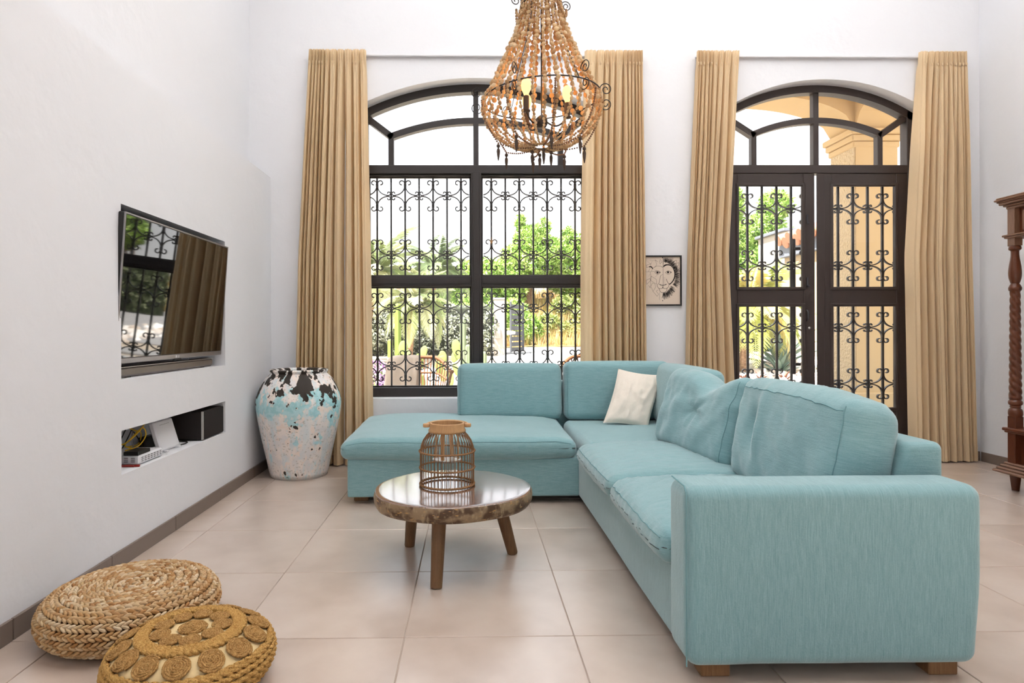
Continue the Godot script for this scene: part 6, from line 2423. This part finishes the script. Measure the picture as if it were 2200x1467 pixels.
	rosette("agave", Vector3(5.55, ground_y(5.5, -13.6), -13.6), 14, 0.55, 0.055, 0.25, blue, "small blue-green agave beneath the yellow-green palm", "agave", "agaves in the stone bed", 604)
	rosette("yucca", Vector3(2.75, ground_y(2.7, -9.0), -9.0), 34, 0.62, 0.022, 0.05, mat(S(122, 130, 70), 0.55, 0.35), "spiky yellow-green yucca on the pale ground, mirrored in the television", "yucca", "", 605)
	var rust := mat(S(128, 84, 66), 0.7, 0.3)
	for k in 5:
		var x := 4.95 + 0.40 * k
		rosette("bromeliad", Vector3(x, ground_y(x, -12.2), -12.2 + 0.15 * (k % 2)), 12, 0.26, 0.022, 0.3, rust, ["reddish-brown bromeliad at the end of the row by the narrow curtain", "reddish-brown bromeliad second from the narrow curtain", "reddish-brown bromeliad in the middle of its row, below the palm skirt", "reddish-brown bromeliad in front of the medium agave", "reddish-brown bromeliad at the end of the row by the door pull bar"][k], "bromeliad", "row of bromeliads", 610 + k)
	var rock := MB.new()
	rock.blob(Transform3D(), 8, 5)
	for k in rock.v.size():
		var n3 := noise(7, 1.1, 2)
		rock.v[k] *= 1.0 + n3.get_noise_3dv(rock.v[k]) * 0.5
	var st := foliage("white_stones", null, [[Vector3(6, 0, -13), Vector3.ONE]], 520, rock.mesh(), [S(232, 226, 218), S(214, 202, 190), S(240, 236, 230), S(196, 180, 164)], 504)
	st.material_override = M.stone
	for k in 520:
		var x := r.randf_range(3.6, 9.5)
		var z := r.randf_range(-11.6, -15.5)
		if k > 400:
			x = r.randf_range(-1.2, 1.1)
			z = r.randf_range(-10.5, -14.5)
		st.multimesh.set_instance_transform(k, Transform3D(Basis.from_euler(Vector3(r.randf() * 6, r.randf() * 6, r.randf() * 6)).scaled(Vector3(1, 0.8, 1) * r.randf_range(0.05, 0.15)), Vector3(x, ground_y(x, z) + 0.02, z)))
	tag(st, "bed of white garden stones between the agaves", "stones", "", "stuff")
	var red_rock := put("boulder", rock.mesh(), mat(S(176, 116, 84), 0.9, 0.2))
	red_rock.transform = Transform3D(Basis.from_scale(Vector3(0.32, 0.14, 0.2)), Vector3(0.62, ground_y(0.6, -13.2) + 0.06, -13.2))
	tag(red_rock, "rust-red flat boulder at the foot of the whitewashed pillar", "boulder")

	# chairs by the window
	wicker_chair(Vector3(-0.52, -0.02, -6.75), PI + 0.25, "brown wicker armchair with a knitted blanket over its back")
	wicker_chair(Vector3(1.30, -0.02, -6.85), PI - 0.3, "brown wicker armchair without a blanket, behind the sofa corner")
	b = MB.new()
	p = PackedVector3Array()
	var nd := noise(61, 2.5, 2)
	for j in 29:
		for i in 13:
			var u := i / 12.0
			var v := j / 28.0
			var x := lerpf(-0.86, -0.53, u)
			var q := Vector3(x, 0, 0)
			if v < 0.45: q = Vector3(x - 0.06 * (0.45 - v) / 0.45, lerpf(0.30, 0.83, v / 0.45), -6.40 + 0.05 * sin(u * 9.0) * (0.45 - v))
			elif v < 0.55: q = Vector3(x, 0.838, lerpf(-6.40, -6.50, (v - 0.45) / 0.1))
			else: q = Vector3(x, lerpf(0.83, 0.46, (v - 0.55) / 0.45), -6.50 - 0.04 * (v - 0.55))
			q.z += nd.get_noise_2d(u * 2.0, v * 3.0) * 0.02
			q.y -= 0.03 * pow(absf(u - 0.62) * 1.6, 3.0)
			p.append(q)
	b.grid(p, 12, 28)
	var p2 := PackedVector3Array()
	for k in p.size(): p2.append(p[k] + Vector3(0, -0.010, 0.0) + (Vector3(0, 0, -0.01) if k / 13 < 14 else Vector3(0, 0, 0.01)))
	b.grid(p2, 12, 28, false, false, true)
	tag(put("blanket", b.mesh(), M.blanket), "beige knitted blanket draped over the wicker armchair", "blanket")

	# street lamp
	var lp := thing("street_lamp", Vector3(-0.92, ground_y(-0.9, -30.0), -30.0), "slim grey street lamp rising beyond the clipped hedge", "street lamp")
	b = MB.new()
	b.tube(PackedVector3Array([Vector3(0, 0, 0), Vector3(0, 3.9, 0), Vector3(0.02, 4.15, 0), Vector3(0.26, 4.52, 0)]), 0.035, 8)
	put("pole", b.mesh(), M.lamp_grey, lp)
	b = MB.new()
	b.box(Vector3(0.34, 4.58, 0), Vector3(0.28, 0.10, 0.16), 0.03)
	put("lamp_head", b.mesh(), M.lamp_head, lp)

	# houses in the distance
	roofed("far_house", -5.6, -1.6, -46.0, -40.0, 0.8, 4.0, 5.4, M.whitewash, "white far house with a terracotta roof, beside the street lamp")
	roofed("far_house", -12.0, -7.4, -46.0, -40.0, 0.8, 4.3, 5.6, M.whitewash, "far house with a terracotta roof next to the curtain, behind the palms")
	var nb := thing("neighbour_wing", Vector3(9.3, 0, -15.0), "sand-coloured house wing with a grey gutter and terracotta tiles", "house")
	put("walls", box_mesh(Vector3(5.0, 3.7, 6.4)), M.render_pale, nb, at(2.5, 1.75, 0))
	put("gutter", box_mesh(Vector3(0.14, 0.42, 6.6), 0.02), M.gutter, nb, at(-0.06, 3.42, 0))
	for k in 11:
		var tb := MB.new()
		tb.tube(PackedVector3Array([Vector3(-0.30, 3.70, 0), Vector3(2.4, 4.60, 0)]), 0.17, 10)
		put("roof_tile_row", tb.mesh(), M.clay, nb, at(0, 0, -3.0 + 0.6 * k))
		var tb2 := MB.new()
		tb2.tube(PackedVector3Array([Vector3(-0.24, 3.60, 0), Vector3(2.4, 4.48, 0)]), 0.17, 10)
		put("roof_tile_row", tb2.mesh(), M.clay, nb, at(0, 0, -2.7 + 0.6 * k))
	var wb := thing("white_building", Vector3(12.3, 0, -22.5), "plain white flat-roofed building behind the palm, seen through the door", "building")
	put("walls", box_mesh(Vector3(2.6, 4.3, 2.0)), M.whitewash, wb, at(0, 2.4, 0))
	put("parapet", box_mesh(Vector3(2.8, 0.12, 2.2), 0.02), M.gutter, wb, at(0, 4.6, 0))

	# porch in front of the door: one corner pillar, arched beams, ceiling
	var po := thing("porch", Vector3.ZERO, "sand-coloured stucco porch with a square pillar and arched beams outside the door", "porch")
	put("pillar_shaft", box_mesh(Vector3(0.54, 3.1, 0.50), 0.01), M.stucco, po, at(4.98, 1.80, -7.78))
	put("pillar_plinth", box_mesh(Vector3(0.62, 0.36, 0.58), 0.015), M.render_smooth, po, at(4.98, 0.14, -7.78))
	put("pillar_face", box_mesh(Vector3(0.52, 3.08, 0.012), 0.004), M.render_smooth, po, at(4.985, 1.80, -7.528))
	for k in 3:
		put("capital_moulding", box_mesh(Vector3(0.58 + 0.05 * k, 0.075, 0.54 + 0.05 * k), 0.012), M.render_smooth, po, at(4.98, 3.36 + 0.075 * k, -7.78))
	put("second_pillar", box_mesh(Vector3(0.50, 3.4, 0.50), 0.01), M.stucco, po, at(1.95, 1.66, -7.78))
	var beam := PackedVector2Array()
	beam.append(Vector2(5.28, 3.55))
	for k in 25:
		var f := k / 24.0
		var x := lerpf(4.72, 2.20, f)
		var d := (x - 3.46) / 1.26
		beam.append(Vector2(x, 3.55 + 0.42 * sqrt(maxf(0.0, 1.0 - d * d))))
	beam.append(Vector2(1.68, 3.55))
	beam.append(Vector2(1.68, 4.35))
	beam.append(Vector2(5.28, 4.35))
	b = MB.new()
	b.extrude(beam, -8.03, -7.53)
	put("front_beam", b.mesh(), M.render_smooth, po)
	var side := PackedVector2Array()
	side.append(Vector2(-8.03, 3.55))
	for k in 19:
		var f := k / 18.0
		var z := lerpf(-7.53, -5.6, f)
		var d := (z + 6.56) / 0.97
		side.append(Vector2(z, 3.55 + 0.40 * sqrt(maxf(0.0, 1.0 - d * d))))
	side.append(Vector2(-5.34, 3.55))
	side.append(Vector2(-5.34, 4.35))
	side.append(Vector2(-8.03, 4.35))
	b = MB.new()
	b.xf = Transform3D(Basis(Vector3.UP, -PI / 2), Vector3(4.98, 0, 0))
	b.extrude(side, -0.26, 0.26)
	put("side_beam", b.mesh(), M.render_smooth, po)
	put("porch_ceiling", box_mesh(Vector3(3.7, 0.12, 2.8)), M.render_smooth, po, at(3.48, 4.40, -6.70))
